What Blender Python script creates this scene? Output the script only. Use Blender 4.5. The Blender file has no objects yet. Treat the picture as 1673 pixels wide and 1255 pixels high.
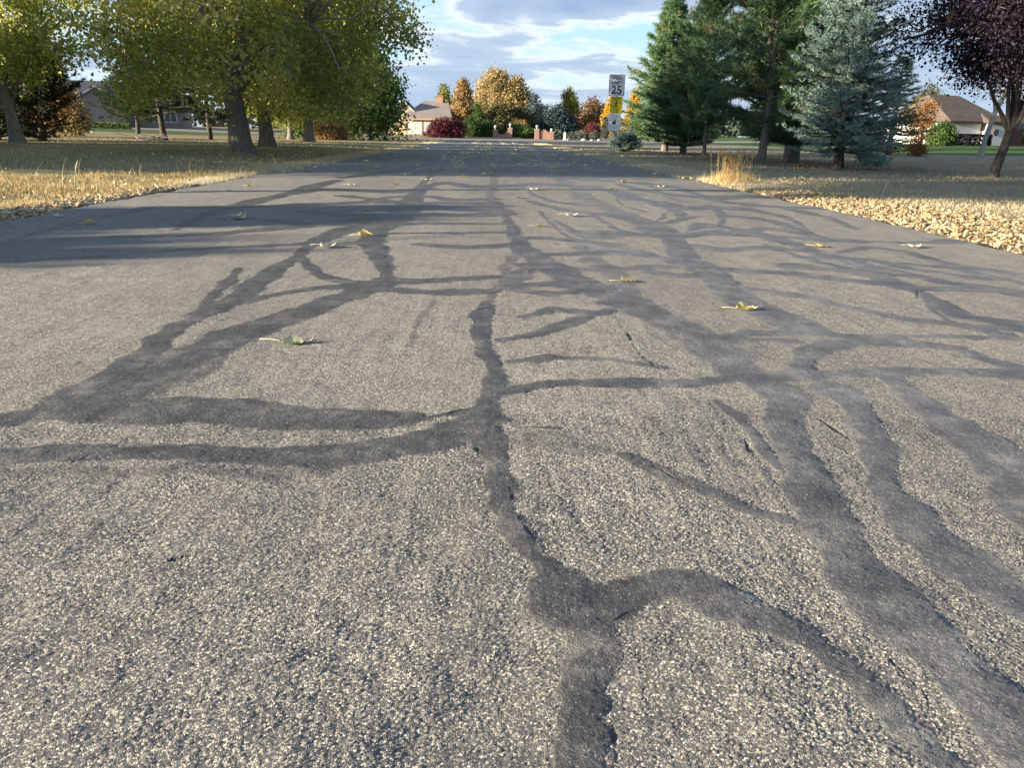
import bpy, bmesh, math, random
import numpy as np
from mathutils import Vector, Matrix
C = bpy.context.scene.collection
R_ = math.radians
rng = np.random.default_rng(7)

# ------------------------------------------------------------------ helpers
def new_obj(name, me, parent=None, loc=(0, 0, 0)):
    o = bpy.data.objects.new(name, me)
    C.objects.link(o)
    if parent is not None:
        o.parent = parent
    o.location = loc
    return o

def tag(o, label=None, cat=None, group=None, kind=None):
    if label: o['label'] = label
    if cat: o['category'] = cat
    if group: o['group'] = group
    if kind: o['kind'] = kind
    return o

def thing(name, label, cat, loc, rz=0.0, group=None):
    o = bpy.data.objects.new(name, None)
    o.empty_display_size = 0.3
    C.objects.link(o)
    o.location = loc
    o.rotation_euler = (0, 0, rz)
    return tag(o, label, cat, group)

def dup(root, loc, rz, scale, label, group=None, name=None):
    r = root.copy(); C.objects.link(r)
    if name: r.name = name
    r.location = loc; r.rotation_euler = (0, 0, rz); r.scale = scale
    r['label'] = label
    if group: r['group'] = group
    for ch in list(root.children):
        c = ch.copy(); C.objects.link(c); c.parent = r
        for g in list(ch.children):
            d = g.copy(); C.objects.link(d); d.parent = c
    return r

class Acc:
    """collects vertices, quads, triangles and one float per vertex"""
    def __init__(s):
        s.v = []; s.q = []; s.t = []; s.a = []; s.n = 0
    def add(s, v, q=None, t=None, a=0.5):
        v = np.asarray(v, float).reshape(-1, 3)
        if q is not None and len(q): s.q.append(np.asarray(q, np.int64).reshape(-1, 4) + s.n)
        if t is not None and len(t): s.t.append(np.asarray(t, np.int64).reshape(-1, 3) + s.n)
        s.v.append(v)
        s.a.append(np.broadcast_to(np.asarray(a, float), (len(v),)))
        s.n += len(v)
    def mesh(s, name, mat, smooth=False):
        V = np.concatenate(s.v); me = bpy.data.meshes.new(name)
        Q = np.concatenate(s.q) if s.q else np.zeros((0, 4), np.int64)
        T = np.concatenate(s.t) if s.t else np.zeros((0, 3), np.int64)
        me.vertices.add(len(V)); me.vertices.foreach_set('co', V.astype(np.float32).ravel())
        loops = np.concatenate([Q.ravel(), T.ravel()]).astype(np.int32)
        me.loops.add(len(loops)); me.loops.foreach_set('vertex_index', loops)
        nf = len(Q) + len(T)
        st = np.concatenate([np.arange(len(Q)) * 4, len(Q) * 4 + np.arange(len(T)) * 3]).astype(np.int32)
        me.polygons.add(nf); me.polygons.foreach_set('loop_start', st)
        me.polygons.foreach_set('use_smooth', np.full(nf, bool(smooth)))
        at = me.attributes.new('tone', 'FLOAT', 'POINT')
        at.data.foreach_set('value', np.concatenate(s.a).astype(np.float32))
        me.update(calc_edges=True)
        if mat: me.materials.append(mat)
        return me
    def obj(s, name, mat, parent=None, smooth=False, loc=(0, 0, 0)):
        return new_obj(name, s.mesh(name, mat, smooth), parent, loc)

def unit(a):
    return a / (np.linalg.norm(a, axis=-1, keepdims=True) + 1e-9)

def tube(acc, pts, rad, k=8, tone=0.5, cap=True):
    P = np.asarray(pts, float); n = len(P); rad = np.broadcast_to(np.asarray(rad, float), (n,))
    T = unit(np.gradient(P, axis=0))
    ref = np.array([1.0, 0, 0]) if abs(T[0, 2]) > .8 else np.array([0, 0, 1.0])
    A = unit(np.cross(T, ref)); Bv = np.cross(T, A)
    th = np.linspace(0, 2 * np.pi, k, endpoint=False)
    V = P[:, None] + rad[:, None, None] * (np.cos(th)[None, :, None] * A[:, None] + np.sin(th)[None, :, None] * Bv[:, None])
    i = np.arange(n - 1)[:, None] * k; j = np.arange(k)[None]; j2 = (j + 1) % k
    q = np.stack([i + j, i + j2, i + k + j2, i + k + j], -1).reshape(-1, 4)
    V = V.reshape(-1, 3)
    if cap:
        V = np.concatenate([V, P[-1:] + T[-1:] * rad[-1] * .5]); m = n * k
        t = [[(n - 1) * k + a, (n - 1) * k + (a + 1) % k, m] for a in range(k)]
        acc.add(V, q, t, tone)
    else:
        acc.add(V, q, None, tone)

def box(acc, x0, x1, y0, y1, z0, z1, tone=0.5):
    V = [(x0, y0, z0), (x1, y0, z0), (x1, y1, z0), (x0, y1, z0), (x0, y0, z1), (x1, y0, z1), (x1, y1, z1), (x0, y1, z1)]
    acc.add(V, [(3, 2, 1, 0), (4, 5, 6, 7), (0, 1, 5, 4), (1, 2, 6, 5), (2, 3, 7, 6), (3, 0, 4, 7)], None, tone)

def prism(acc, poly, y0, y1, tone=0.5):
    """outline in x,z (counter-clockwise seen from -y) extruded along y"""
    n = len(poly)
    V = [(x, y0, z) for x, z in poly] + [(x, y1, z) for x, z in poly]
    q = [(i, i + n, (i + 1) % n + n, (i + 1) % n) for i in range(n)]
    c0 = (sum(p[0] for p in poly) / n, y0, sum(p[1] for p in poly) / n); c1 = (c0[0], y1, c0[2])
    V += [c0, c1]
    t = [(i, (i + 1) % n, 2 * n) for i in range(n)] + [((i + 1) % n + n, i + n, 2 * n + 1) for i in range(n)]
    acc.add(V, q, t, tone)

def leaves(acc, P, size, tone, aspect=0.62, up=0.0, r=rng):
    """one four-cornered leaf at each point"""
    n = len(P); size = np.broadcast_to(size, (n,))[:, None]
    u = unit(r.normal(size=(n, 3)) + [0, 0, -up]); w = unit(np.cross(u, r.normal(size=(n, 3))))
    nn = np.cross(u, w) * size * .18
    V = np.stack([P - u * size * .55, P + w * size * aspect * .5 + nn, P + u * size * .55, P - w * size * aspect * .5 + nn], 1)
    acc.add(V.reshape(-1, 3), np.arange(n * 4).reshape(-1, 4), None, np.repeat(tone, 4))

def needles(acc, P, D, L, W, k, spread, tone, r=rng):
    """k thin blades fanning out of every point P along D"""
    n = len(P)
    P = np.repeat(P, k, 0); D = np.repeat(unit(D), k, 0); tone = np.repeat(tone, k)
    L = np.repeat(np.broadcast_to(L, (n,)), k) * r.uniform(.7, 1.15, n * k)
    d = unit(D + r.normal(size=(n * k, 3)) * spread)
    s = unit(np.cross(d, r.normal(size=(n * k, 3)))) * W * .5
    V = np.stack([P - s, P + s, P + d * L[:, None]], 1)
    acc.add(V.reshape(-1, 3), None, np.arange(n * k * 3).reshape(-1, 3), np.repeat(tone, 3))

def vnoise(x, y, seed=0):
    """smooth value noise, 0..1"""
    xi = np.floor(x).astype(np.int64); yi = np.floor(y).astype(np.int64); fx = x - xi; fy = y - yi
    fx = fx * fx * (3 - 2 * fx); fy = fy * fy * (3 - 2 * fy)
    def hsh(a, b):
        h = (a * 374761393 + b * 668265263 + seed * 1442695041) & 0x7fffffff
        h = ((h ^ (h >> 13)) * 1274126177) & 0x7fffffff
        return ((h ^ (h >> 16)) & 0xffff) / 65535.0
    return (hsh(xi, yi) * (1 - fx) + hsh(xi + 1, yi) * fx) * (1 - fy) + (hsh(xi, yi + 1) * (1 - fx) + hsh(xi + 1, yi + 1) * fx) * fy

def sst(a, b, x):
    t = np.clip((np.asarray(x, float) - a) / (b - a), 0, 1)
    return t * t * (3 - 2 * t)

def terrain(x, y):
    x = np.asarray(x, float); y = np.asarray(y, float)
    ax = np.abs(x)
    z = -0.045 + 0.42 * sst(88, 112, y) + 0.55 * sst(12, 48, ax) * sst(30, 78, y)
    z = z + 0.10 * sst(4.2, 7.5, -x) * sst(3, 9, y) * (1 - sst(40, 70, y))
    z = z + 0.03 * (vnoise(x * .25 + 40, y * .25) - .5) * sst(4.5, 9, ax)
    return z - 0.10 * (1 - sst(3.55, 3.9, ax)) * (1 - sst(86, 90, y))

def tz(x, y):
    return float(terrain(x, y))

# ------------------------------------------------------------------ materials
class N:
    def __init__(s, name):
        s.m = bpy.data.materials.new(name); s.m.use_nodes = True; s.t = s.m.node_tree
        s.t.nodes.clear(); s.out = s.t.nodes.new('ShaderNodeOutputMaterial')
    def n(s, typ, ins=None, **kw):
        nd = s.t.nodes.new('ShaderNode' + typ)
        for k, v in kw.items(): setattr(nd, k, v)
        for k, v in (ins or {}).items():
            sk = nd.inputs[k]
            if isinstance(v, bpy.types.NodeSocket): s.t.links.new(v, sk)
            elif isinstance(v, bpy.types.Node): s.t.links.new(v.outputs[0], sk)
            else: sk.default_value = v
        return nd
    def math(s, op, a, b=0.0, c=None, clamp=False):
        ins = {0: a, 1: b}
        if c is not None: ins[2] = c
        return s.n('Math', ins, operation=op, use_clamp=clamp).outputs[0]
    def ramp(s, fac, stops, interp='LINEAR'):
        nd = s.n('ValToRGB', {0: fac}); cr = nd.color_ramp; cr.interpolation = interp
        while len(cr.elements) > 1: cr.elements.remove(cr.elements[-1])
        cr.elements[0].position = stops[0][0]; cr.elements[0].color = (*stops[0][1], 1)
        for p, c in stops[1:]:
            e = cr.elements.new(p); e.color = (*c, 1)
        return nd.outputs[0]
    def mix(s, fac, a, b, mode='MIX'):
        nd = s.n('Mix', None, data_type='RGBA', blend_type=mode)
        for k, v in ((0, fac), (6, a), (7, b)):
            if isinstance(v, bpy.types.NodeSocket): s.t.links.new(v, nd.inputs[k])
            elif k == 0: nd.inputs[0].default_value = v
            else: nd.inputs[k].default_value = (*v, 1)
        return nd.outputs[2]
    def attr(s, name):
        return s.n('Attribute', attribute_name=name).outputs['Fac']
    def noise(s, vec, scale, detail=4, rough=.55):
        return s.n('TexNoise', {'Vector': vec, 'Scale': scale, 'Detail': detail, 'Roughness': rough}).outputs[0]
    def pos(s):
        return s.n('TexCoord').outputs['Object']
    def bsdf(s, col, rough=.8, bump=None, bstr=.5, bdist=.01, spec=.3, surf=True):
        ins = {'Base Color': col if isinstance(col, bpy.types.NodeSocket) else (*col, 1), 'Roughness': rough, 'Specular IOR Level': spec}
        if bump is not None:
            ins['Normal'] = s.n('Bump', {'Height': bump, 'Strength': bstr, 'Distance': bdist}).outputs[0]
        b = s.n('BsdfPrincipled', ins)
        if surf: s.t.links.new(b.outputs[0], s.out.inputs[0])
        return b

def foliage(name, stops, trans=.3, rough=.55, spec=.25):
    m = N(name); c = m.ramp(m.attr('tone'), stops)
    b = m.bsdf(c, rough, spec=spec, surf=False)
    t = m.n('BsdfTranslucent', {'Color': c})
    x = m.n('MixShader', {0: trans, 1: b, 2: t})
    m.t.links.new(x.outputs[0], m.out.inputs[0])
    return m.m

def bark(name, dark, light, scale=7.0):
    m = N(name); p = m.n('Mapping', {'Vector': m.pos(), 'Scale': (scale, scale, scale * .18)}).outputs[0]
    f = m.noise(p, 3.0, 6, .65); g = m.noise(m.pos(), 1.6, 3)
    c = m.mix(m.math('MULTIPLY', g, .6), m.ramp(f, [(.32, dark), (.62, light)]), tuple(.75 * a for a in light))
    m.bsdf(c, .92, f, .9, .05, .1)
    return m.m

def plain(name, col, var=.18, scale=6.0, rough=.75, bump=.2, spec=.3):
    m = N(name); f = m.noise(m.pos(), scale, 5, .6)
    c = m.ramp(f, [(.25, tuple(a * (1 - var) for a in col)), (.75, tuple(min(1, a * (1 + var)) for a in col))])
    m.bsdf(c, rough, f, bump, .01, spec)
    return m.m

def brick_mat(name, a, b, mortar, scale=1.0):
    m = N(name)
    p = m.n('Mapping', {'Vector': m.pos(), 'Rotation': (R_(90), 0, 0)}).outputs[0]
    br = m.n('TexBrick', {'Vector': p, 'Color1': (*a, 1), 'Color2': (*b, 1), 'Mortar': (*mortar, 1), 'Scale': scale, 'Mortar Size': .012, 'Brick Width': .22, 'Row Height': .075})
    m.bsdf(m.mix(.25, br.outputs[0], m.ramp(m.noise(m.pos(), 5), [(.3, a), (.7, b)])), .9, br.outputs[1], -.4, .01)
    return m.m

def shingle_mat(name, a, b):
    m = N(name)
    br = m.n('TexBrick', {'Vector': m.pos(), 'Color1': (*a, 1), 'Color2': (*b, 1), 'Mortar': (*[c * .6 for c in a], 1), 'Scale': 1.0, 'Mortar Size': .012, 'Brick Width': .4, 'Row Height': .16})
    m.bsdf(m.mix(.4, br.outputs[0], m.ramp(m.noise(m.pos(), 1.2, 5), [(.3, a), (.7, b)])), .9, br.outputs[1], -.3, .02)
    return m.m

# ------------------------------------------------------------------ world, sun, camera
SUN_EL, SUN_BACK = 10.0, 15.0            # light travels right and slightly forward
def make_world():
    w = bpy.data.worlds.new('World'); bpy.context.scene.world = w; w.use_nodes = True
    t = w.node_tree; t.nodes.clear()
    def n(typ, ins=None, **kw):
        nd = t.nodes.new('ShaderNode' + typ)
        for k, v in kw.items(): setattr(nd, k, v)
        for k, v in (ins or {}).items():
            if isinstance(v, bpy.types.NodeSocket): t.links.new(v, nd.inputs[k])
            else: nd.inputs[k].default_value = v
        return nd
    def mth(op, a, b=0.0, clamp=False): return n('Math', {0: a, 1: b}, operation=op, use_clamp=clamp).outputs[0]
    sky = n('TexSky', sky_type='NISHITA', sun_disc=False)
    sky.sun_elevation = R_(SUN_EL)
    # direction towards the sun: (-cos b, -sin b); sun_rotation is measured clockwise from +Y
    sky.sun_rotation = math.atan2(-math.cos(R_(SUN_BACK)), -math.sin(R_(SUN_BACK)))
    sky.altitude = 1500; sky.air_density = 1.0; sky.dust_density = .6; sky.ozone_density = 1.5
    tc = n('TexCoord').outputs['Generated']
    s = n('SeparateXYZ', {0: tc})
    zc = mth('ADD', mth('MAXIMUM', s.outputs[2], 0.0), 0.085)
    px = mth('DIVIDE', s.outputs[0], zc); py = mth('DIVIDE', s.outputs[1], zc)
    v = n('CombineXYZ', {0: px, 1: py, 2: 0.0}).outputs[0]
    def noise(scale, off, detail=7, rough=.55, dist=.0):
        mp = n('Mapping', {'Vector': v, 'Location': off}).outputs[0]
        return n('TexNoise', {'Vector': mp, 'Scale': scale, 'Detail': detail, 'Roughness': rough, 'Distortion': dist}).outputs[0]
    def ramp(f, stops):
        nd = n('ValToRGB', {0: f}); cr = nd.color_ramp
        while len(cr.elements) > 1: cr.elements.remove(cr.elements[-1])
        cr.elements[0].position = stops[0][0]; cr.elements[0].color = (*stops[0][1], 1)
        for p, c in stops[1:]:
            e = cr.elements.new(p); e.color = (*c, 1)
        return nd.outputs[0]
    big = noise(.27, SKY_OFF, 9, .5, .3)
    fine = noise(1.25, (SKY_OFF[0] + 3.3, SKY_OFF[1] - 1.3, 0), 8, .6, .4)
    body = mth('ADD', mth('MULTIPLY', big, .68), mth('MULTIPLY', fine, .32))
    cover = ramp(body, [(.43, (0, 0, 0)), (.475, (.85,) * 3), (.52, (1,) * 3)])
    # thin edges glow white, thick middles are blue grey
    thick = ramp(body, [(.43, CLOUD_HI), (.466, CLOUD_HI), (.492, CLOUD_MID), (.57, CLOUD_LO)])
    def mix(f, a, b):
        nd = n('Mix', None, data_type='RGBA')
        for k, val in ((0, f), (6, a), (7, b)):
            if isinstance(val, bpy.types.NodeSocket): t.links.new(val, nd.inputs[k])
            elif k == 0: nd.inputs[0].default_value = val
            else: nd.inputs[k].default_value = (*val, 1)
        return nd.outputs[2]
    up = ramp(s.outputs[2], [(0.0, SKY_LOW), (.16, SKY_BLUE), (.6, SKY_TOP)])
    blue = mix(.7, n('VectorMath', {0: sky.outputs[0], 1: (SKY_K,) * 3}, operation='MULTIPLY').outputs[0], up)
    haze = ramp(s.outputs[2], [(0.0, (.75,) * 3), (.06, (.4,) * 3), (.16, (0,) * 3)])
    thick = mix(ramp(s.outputs[2], [(.2, (0,) * 3), (.6, (.6,) * 3)]), thick, CLOUD_TOP)
    c = mix(cover, blue, thick)
    c = mix(haze, c, SKY_HAZE)
    bg = n('Background', {0: c, 1: SKY_STR})
    o = n('OutputWorld'); t.links.new(bg.outputs[0], o.inputs[0])

SKY_OFF = (4.4, 12.6, 0); SKY_K = .9; SKY_STR = .098
CLOUD_HI = (3.0, 2.95, 2.8); CLOUD_MID = (1.4, 1.72, 2.2); CLOUD_LO = (.85, 1.25, 1.95); CLOUD_TOP = (.72, 1.05, 1.65)
SKY_LOW = (1.5, 2.2, 2.7); SKY_BLUE = (1.05, 1.95, 2.7); SKY_TOP = (.42, 1.0, 2.25); SKY_HAZE = (1.65, 2.05, 2.45)
make_world()
sc = bpy.context.scene
sc.view_settings.view_transform = 'Standard'; sc.view_settings.look = 'None'
sc.view_settings.exposure = 1.98; sc.view_settings.gamma = 1.0
sl = bpy.data.lights.new('sun', 'SUN'); sl.energy = 5.0; sl.angle = R_(.5); sl.color = (1.0, .845, .62)
so = bpy.data.objects.new('sun', sl); C.objects.link(so)
sd = Vector((math.cos(R_(SUN_BACK)) * math.cos(R_(SUN_EL)), math.sin(R_(SUN_BACK)) * math.cos(R_(SUN_EL)), -math.sin(R_(SUN_EL))))
so.rotation_euler = sd.to_track_quat('-Z', 'Y').to_euler(); so.location = (-30, -8, 20)
cd = bpy.data.cameras.new('camera'); co = bpy.data.objects.new('camera', cd); C.objects.link(co)
cd.sensor_width = 36; cd.lens = 27.03; cd.clip_end = 5000; cd.clip_start = .02
co.matrix_world = Matrix.Translation((0, 0, .7)) @ Matrix.Rotation(R_(-2.1453), 4, 'Z') @ Matrix.Rotation(R_(90 - 18.0212), 4, 'X') @ Matrix.Rotation(.0195, 4, 'Z')
sc.camera = co
sc.cycles.max_bounces = 8; sc.cycles.diffuse_bounces = 5; sc.cycles.transparent_max_bounces = 6

# ------------------------------------------------------------------ the road, its crack sealer and its cracks (metres)
SEAL = [
 (1, [(0.11,0.67,0.029), (0.115,0.709,0.029), (0.138,0.873,0.031), (0.156,0.961,0.035), (0.147,1.057,0.041), (0.105,1.143,0.035), (0.067,1.215,0.032), (0.047,1.282,0.032), (0.025,1.423,0.032), (0.013,1.636,0.037), (0.002,1.83,0.038), (0.019,1.989,0.041), (0.026,2.112,0.036), (0.014,2.354,0.038), (-0.012,2.659,0.035), (-0.016,3.037,0.041), (-0.001,3.206,0.031)]),
 (0.6, [(-0.001,3.206,0.031), (0.035,3.546,0.023), (0.091,3.975,0.036), (0.157,4.606,0.048)]),
 (1, [(0.106,1.108,0.04), (0.147,1.047,0.087), (0.205,1.041,0.051), (0.241,1.08,0.05), (0.301,1.093,0.058), (0.351,1.07,0.05), (0.399,1.028,0.051), (0.446,0.982,0.042), (0.483,0.935,0.028), (0.505,0.871,0.028), (0.528,0.794,0.029), (0.548,0.736,0.033), (0.559,0.682,0.034)]),
 (1, [(0.846,2.043,0.054), (0.767,1.814,0.049), (0.731,1.625,0.043), (0.701,1.449,0.051), (0.672,1.314,0.051), (0.66,1.204,0.05), (0.65,1.104,0.062), (0.649,1.009,0.076), (0.659,0.93,0.068), (0.669,0.851,0.064), (0.671,0.766,0.057), (0.666,0.694,0.038)]),
 (0.9, [(1.04,2.131,0.076), (1.03,1.978,0.033), (0.95,1.694,0.047), (0.876,1.502,0.039), (0.85,1.393,0.042), (0.839,1.296,0.053), (0.837,1.148,0.067), (0.858,1.042,0.07)]),
 (0.9, [(1.212,2.299,0.044), (1.268,2.258,0.044), (1.224,1.987,0.047), (1.211,1.822,0.064), (1.188,1.625,0.078), (1.157,1.444,0.094), (1.093,1.257,0.072)]),
 (0.75, [(0.111,8.481,0.073), (0.183,6.65,0.047), (0.219,5.489,0.06), (0.265,4.716,0.096), (0.382,4.112,0.108), (0.504,3.645,0.111), (0.616,3.371,0.121), (0.696,3.097,0.104), (0.775,2.84,0.099), (0.799,2.549,0.096), (0.818,2.295,0.081), (0.857,2.071,0.082)]),
 (0.5, [(0.039,8.467,0.06), (0.105,11.667,0.073), (0.149,14.346,0.078)]),
 (0.55, [(1.292,12.795,0.083), (1.194,9.291,0.104), (1.254,7.877,0.134), (1.323,6.93,0.157), (1.356,6.193,0.167)]),
 (1, [(1.356,6.193,0.166), (1.358,5.555,0.085), (1.206,4.776,0.079), (1.225,4.338,0.111), (1.184,3.821,0.088), (1.175,3.405,0.095), (1.203,3.081,0.108), (1.229,2.847,0.104)]),
 (1, [(1.41,5.727,0.035), (1.367,5.261,0.043), (1.262,4.654,0.034)]),
 (0.6, [(1.143,11.954,0.087), (1.254,14.73,0.077)]),
 (1, [(1.374,5.652,0.079), (1.581,5.857,0.099), (1.84,6.002,0.158), (2.002,5.983,0.173), (2.132,5.739,0.1), (2.174,5.314,0.086), (2.16,4.966,0.085), (2.215,4.642,0.085), (2.228,4.309,0.077), (2.14,3.994,0.082), (2.147,3.789,0.106), (2.305,3.766,0.075), (2.513,3.796,0.08), (2.634,3.631,0.063)]),
 (1, [(2.272,4.334,0.128), (2.361,4.102,0.077), (2.51,3.896,0.081), (2.699,3.728,0.07)]),
 (0.9, [(2.151,3.773,0.039), (2.093,3.469,0.052), (2.053,3.161,0.072), (2.197,2.99,0.09), (2.26,2.91,0.075)]),
 (1, [(1.278,4.235,0.097), (1.442,4.188,0.085), (1.656,4.165,0.086), (1.889,3.994,0.081), (2.057,3.9,0.09)]),
 (1, [(1.934,6.429,0.072), (2.159,5.814,0.083), (2.452,5.67,0.077), (2.977,5.659,0.071), (3.502,5.717,0.086)]),
 (1, [(3.516,5.789,0.124), (3.659,5.805,0.106)]),
 (1, [(2.443,8.535,0.044), (2.269,7.501,0.053), (2.124,6.93,0.035), (1.898,6.337,0.029), (1.84,6.002,0.031)]),
 (0.9, [(1.528,11.625,0.139), (1.697,10.411,0.115), (1.724,9.216,0.146), (1.933,8.832,0.16), (2.033,8.101,0.238), (2.344,8.296,0.248), (2.652,8.209,0.233)]),
 (0.9, [(1.95,8.597,0.099), (1.892,7.747,0.075), (1.799,7.091,0.056)]),
 (0.9, [(2.381,7.345,0.156), (2.59,6.946,0.093), (2.541,6.25,0.064), (2.531,5.749,0.055)]),
 (0.8, [(2.808,11.282,0.072), (2.727,9.42,0.111), (2.992,8.636,0.197), (3.636,8.525,0.169)]),
 (0.8, [(0.284,4.663,0.095), (0.622,4.744,0.095), (0.93,4.85,0.122), (1.045,4.659,0.066), (1.104,4.432,0.046)]),
 (0.6, [(0.88,5.271,0.067), (0.709,4.908,0.054), (0.566,4.409,0.044)]),
 (0.6, [(0.612,5.094,0.069), (0.638,4.528,0.078), (0.674,4.188,0.076), (0.685,3.741,0.057), (0.67,3.259,0.04)]),
 (0.6, [(1.169,10.874,0.067), (1.035,8.989,0.063)]),
 (0.6, [(1.273,13.694,0.233), (0.993,15.098,0.192)]),
 (1, [(0.065,2.653,0.042), (0.174,2.728,0.04), (0.336,2.926,0.041), (0.46,3.093,0.038), (0.581,3.254,0.031)]),
 (1, [(0.517,3.313,0.052), (0.582,3.291,0.08), (0.591,3.254,0.024)]),
 (1, [(0.046,2.079,0.034), (0.073,2.102,0.042), (0.255,2.152,0.045), (0.398,2.167,0.044), (0.534,2.171,0.043), (0.683,2.198,0.042), (0.837,2.24,0.046), (0.968,2.256,0.055), (1.141,2.274,0.055), (1.36,2.313,0.049), (1.539,2.298,0.049), (1.771,2.285,0.045)]),
 (1, [(0.984,2.25,0.054), (1.065,2.433,0.047), (1.134,2.546,0.048), (1.228,2.631,0.061), (1.357,2.687,0.06), (1.557,2.682,0.063), (1.691,2.618,0.05), (1.716,2.473,0.044), (1.75,2.325,0.056), (1.798,2.273,0.059)]),
 (1, [(0.902,2.739,0.033), (1.017,2.808,0.044), (1.249,2.799,0.045), (1.396,2.759,0.043), (1.598,2.786,0.032), (1.891,2.797,0.035), (2.098,2.75,0.037)]),
 (0.8, [(0.639,2.012,0.017), (0.663,1.867,0.019), (0.663,1.7,0.016), (0.657,1.541,0.012)]),
 (0.7, [(0.307,1.622,0.024), (0.364,1.554,0.029), (0.445,1.468,0.032), (0.515,1.375,0.032), (0.587,1.319,0.027), (0.631,1.294,0.019)]),
 (0.45, [(0.065,1.719,0.068), (0.159,1.69,0.063), (0.248,1.646,0.042)]),
 (0.9, [(0.079,1.796,0.008), (0.179,1.789,0.008)]),
 (0.45, [(0.535,1.843,0.02), (0.553,1.68,0.017), (0.544,1.508,0.013)]),
 (1, [(-1.339,1.766,0.053), (-1.212,1.844,0.055), (-1.079,1.891,0.065), (-0.94,1.894,0.085), (-0.798,1.902,0.099), (-0.636,1.901,0.093), (-0.49,1.846,0.072), (-0.333,1.832,0.071), (-0.202,1.847,0.061), (-0.151,1.853,0.018)]),
 (1, [(-0.159,1.857,0.011), (-0.098,1.885,0.013), (-0.018,1.915,0.027)]),
 (1, [(-1.198,1.556,0.055), (-1.066,1.595,0.047), (-0.95,1.626,0.051), (-0.682,1.633,0.048), (-0.516,1.609,0.049), (-0.348,1.598,0.083), (-0.216,1.666,0.072), (-0.109,1.736,0.069), (-0.032,1.811,0.061), (0.014,1.85,0.063)]),
 (0.5, [(-0.645,1.535,0.026), (-0.481,1.505,0.036), (-0.356,1.525,0.032)]),
 (0.5, [(-0.826,1.509,0.026), (-0.645,1.535,0.03)]),
 (0.5, [(-1.016,1.51,0.035), (-0.835,1.527,0.032)]),
 (1, [(-1.17,1.822,0.051), (-1.098,1.975,0.083), (-1.093,2.254,0.066), (-1.116,2.535,0.054), (-1.135,2.773,0.052), (-1.117,2.94,0.056), (-1.084,3.287,0.064), (-1.101,3.717,0.064), (-1.108,4.106,0.07), (-1.075,4.423,0.041), (-1.125,4.917,0.047), (-1.082,5.611,0.1), (-0.918,6.135,0.128), (-0.783,6.756,0.11), (-0.694,7.318,0.077)]),
 (1, [(-0.994,1.86,0.054), (-0.987,2.054,0.082), (-0.979,2.29,0.089), (-0.934,2.48,0.104), (-0.868,2.73,0.095), (-0.775,2.978,0.083), (-0.667,3.285,0.082), (-0.544,3.524,0.081), (-0.487,3.792,0.074)]),
 (0.8, [(-1.133,3.025,0.015), (-1.204,3.412,0.035), (-1.255,3.788,0.036), (-1.302,4.091,0.017)]),
 (0.6, [(-0.954,2.055,0.08), (-0.901,2.229,0.083), (-0.866,2.395,0.042)]),
 (1, [(-0.474,3.727,0.028), (-0.599,4.42,0.067), (-0.735,5.041,0.08), (-0.798,5.609,0.094), (-0.755,6.422,0.114), (-0.781,7.742,0.132), (-0.82,9.134,0.103), (-0.828,10.617,0.097), (-0.601,11.763,0.148)]),
 (1, [(-1.073,4.492,0.034), (-0.874,3.992,0.039), (-0.704,3.744,0.06), (-0.563,3.689,0.069), (-0.5,3.726,0.075)]),
 (1, [(-1.026,3.265,0.031), (-0.982,3.358,0.044), (-0.821,3.535,0.053), (-0.628,3.638,0.058), (-0.513,3.709,0.059)]),
 (1, [(-0.485,3.776,0.082), (-0.341,3.769,0.066), (-0.198,3.796,0.064), (0.031,3.897,0.064)]),
 (1, [(-0.537,3.568,0.062), (-0.405,3.533,0.06), (-0.251,3.47,0.063), (0.014,3.559,0.063)]),
 (0.8, [(0.014,3.559,0.046), (0.17,3.723,0.06), (0.323,3.749,0.081), (0.494,3.665,0.105)]),
 (0.6, [(0.13,3.887,0.106), (0.256,4.175,0.068), (0.079,3.638,0.053)]),
 (0.5, [(-0.232,3.402,0.018), (-0.245,3.092,0.017), (-0.252,2.83,0.015), (-0.262,2.566,0.014)]),
 (1, [(-2.225,5.65,0.031), (-2.29,5.992,0.06), (-2.36,6.518,0.061), (-2.424,7.265,0.08), (-2.393,8.146,0.146), (-2.287,8.907,0.115), (-2.218,9.495,0.164), (-2.295,10.609,0.157), (-2.209,11.908,0.115)]),
 (1, [(-2.207,6.445,0.087), (-1.822,6.408,0.076), (-1.564,6.219,0.073), (-1.342,6.078,0.104)]),
 (1, [(-3.161,4.789,0.063), (-3.065,4.995,0.079), (-2.533,5.238,0.083), (-1.898,5.512,0.103), (-1.555,5.849,0.12), (-1.165,6.187,0.147), (-0.753,6.864,0.127)]),
 (1, [(-2.698,4.056,0.042), (-2.588,4.184,0.045), (-1.96,4.625,0.051), (-1.194,5.051,0.07)]),
 (1, [(-3.075,5.144,0.037), (-3.149,6.126,0.056), (-3.137,6.648,0.062), (-3.083,7.396,0.071)]),
 (1, [(-3.083,7.396,0.126), (-2.307,7.6,0.129), (-1.223,8.149,0.144), (0.038,8.24,0.147)]),
 (0.8, [(-2.065,10.068,0.183), (-1.245,9.723,0.254), (-0.755,10.395,0.15)]),
 (0.9, [(-0.781,7.742,0.196), (-0.208,7.843,0.098), (0.224,7.988,0.098)]),
 (0.9, [(-0.702,6.25,0.108), (-0.363,6.297,0.087), (0.131,6.364,0.066)]),
 (0.9, [(-0.634,5.629,0.071), (-0.195,5.681,0.071), (0.164,5.761,0.054)]),
 (0.7, [(-0.861,8.293,0.062), (-0.941,12.984,0.066), (-1.093,17.982,0.066), (-1.474,29.044,0.078)]),
 (0.5, [(0.209,15.544,0.06), (0.401,30.485,0.082), (0.488,57.728,0.119)]),
 (0.5, [(1.254,14.73,0.06), (1.776,27.24,0.09), (2.313,46.623,0.153)]),
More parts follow.
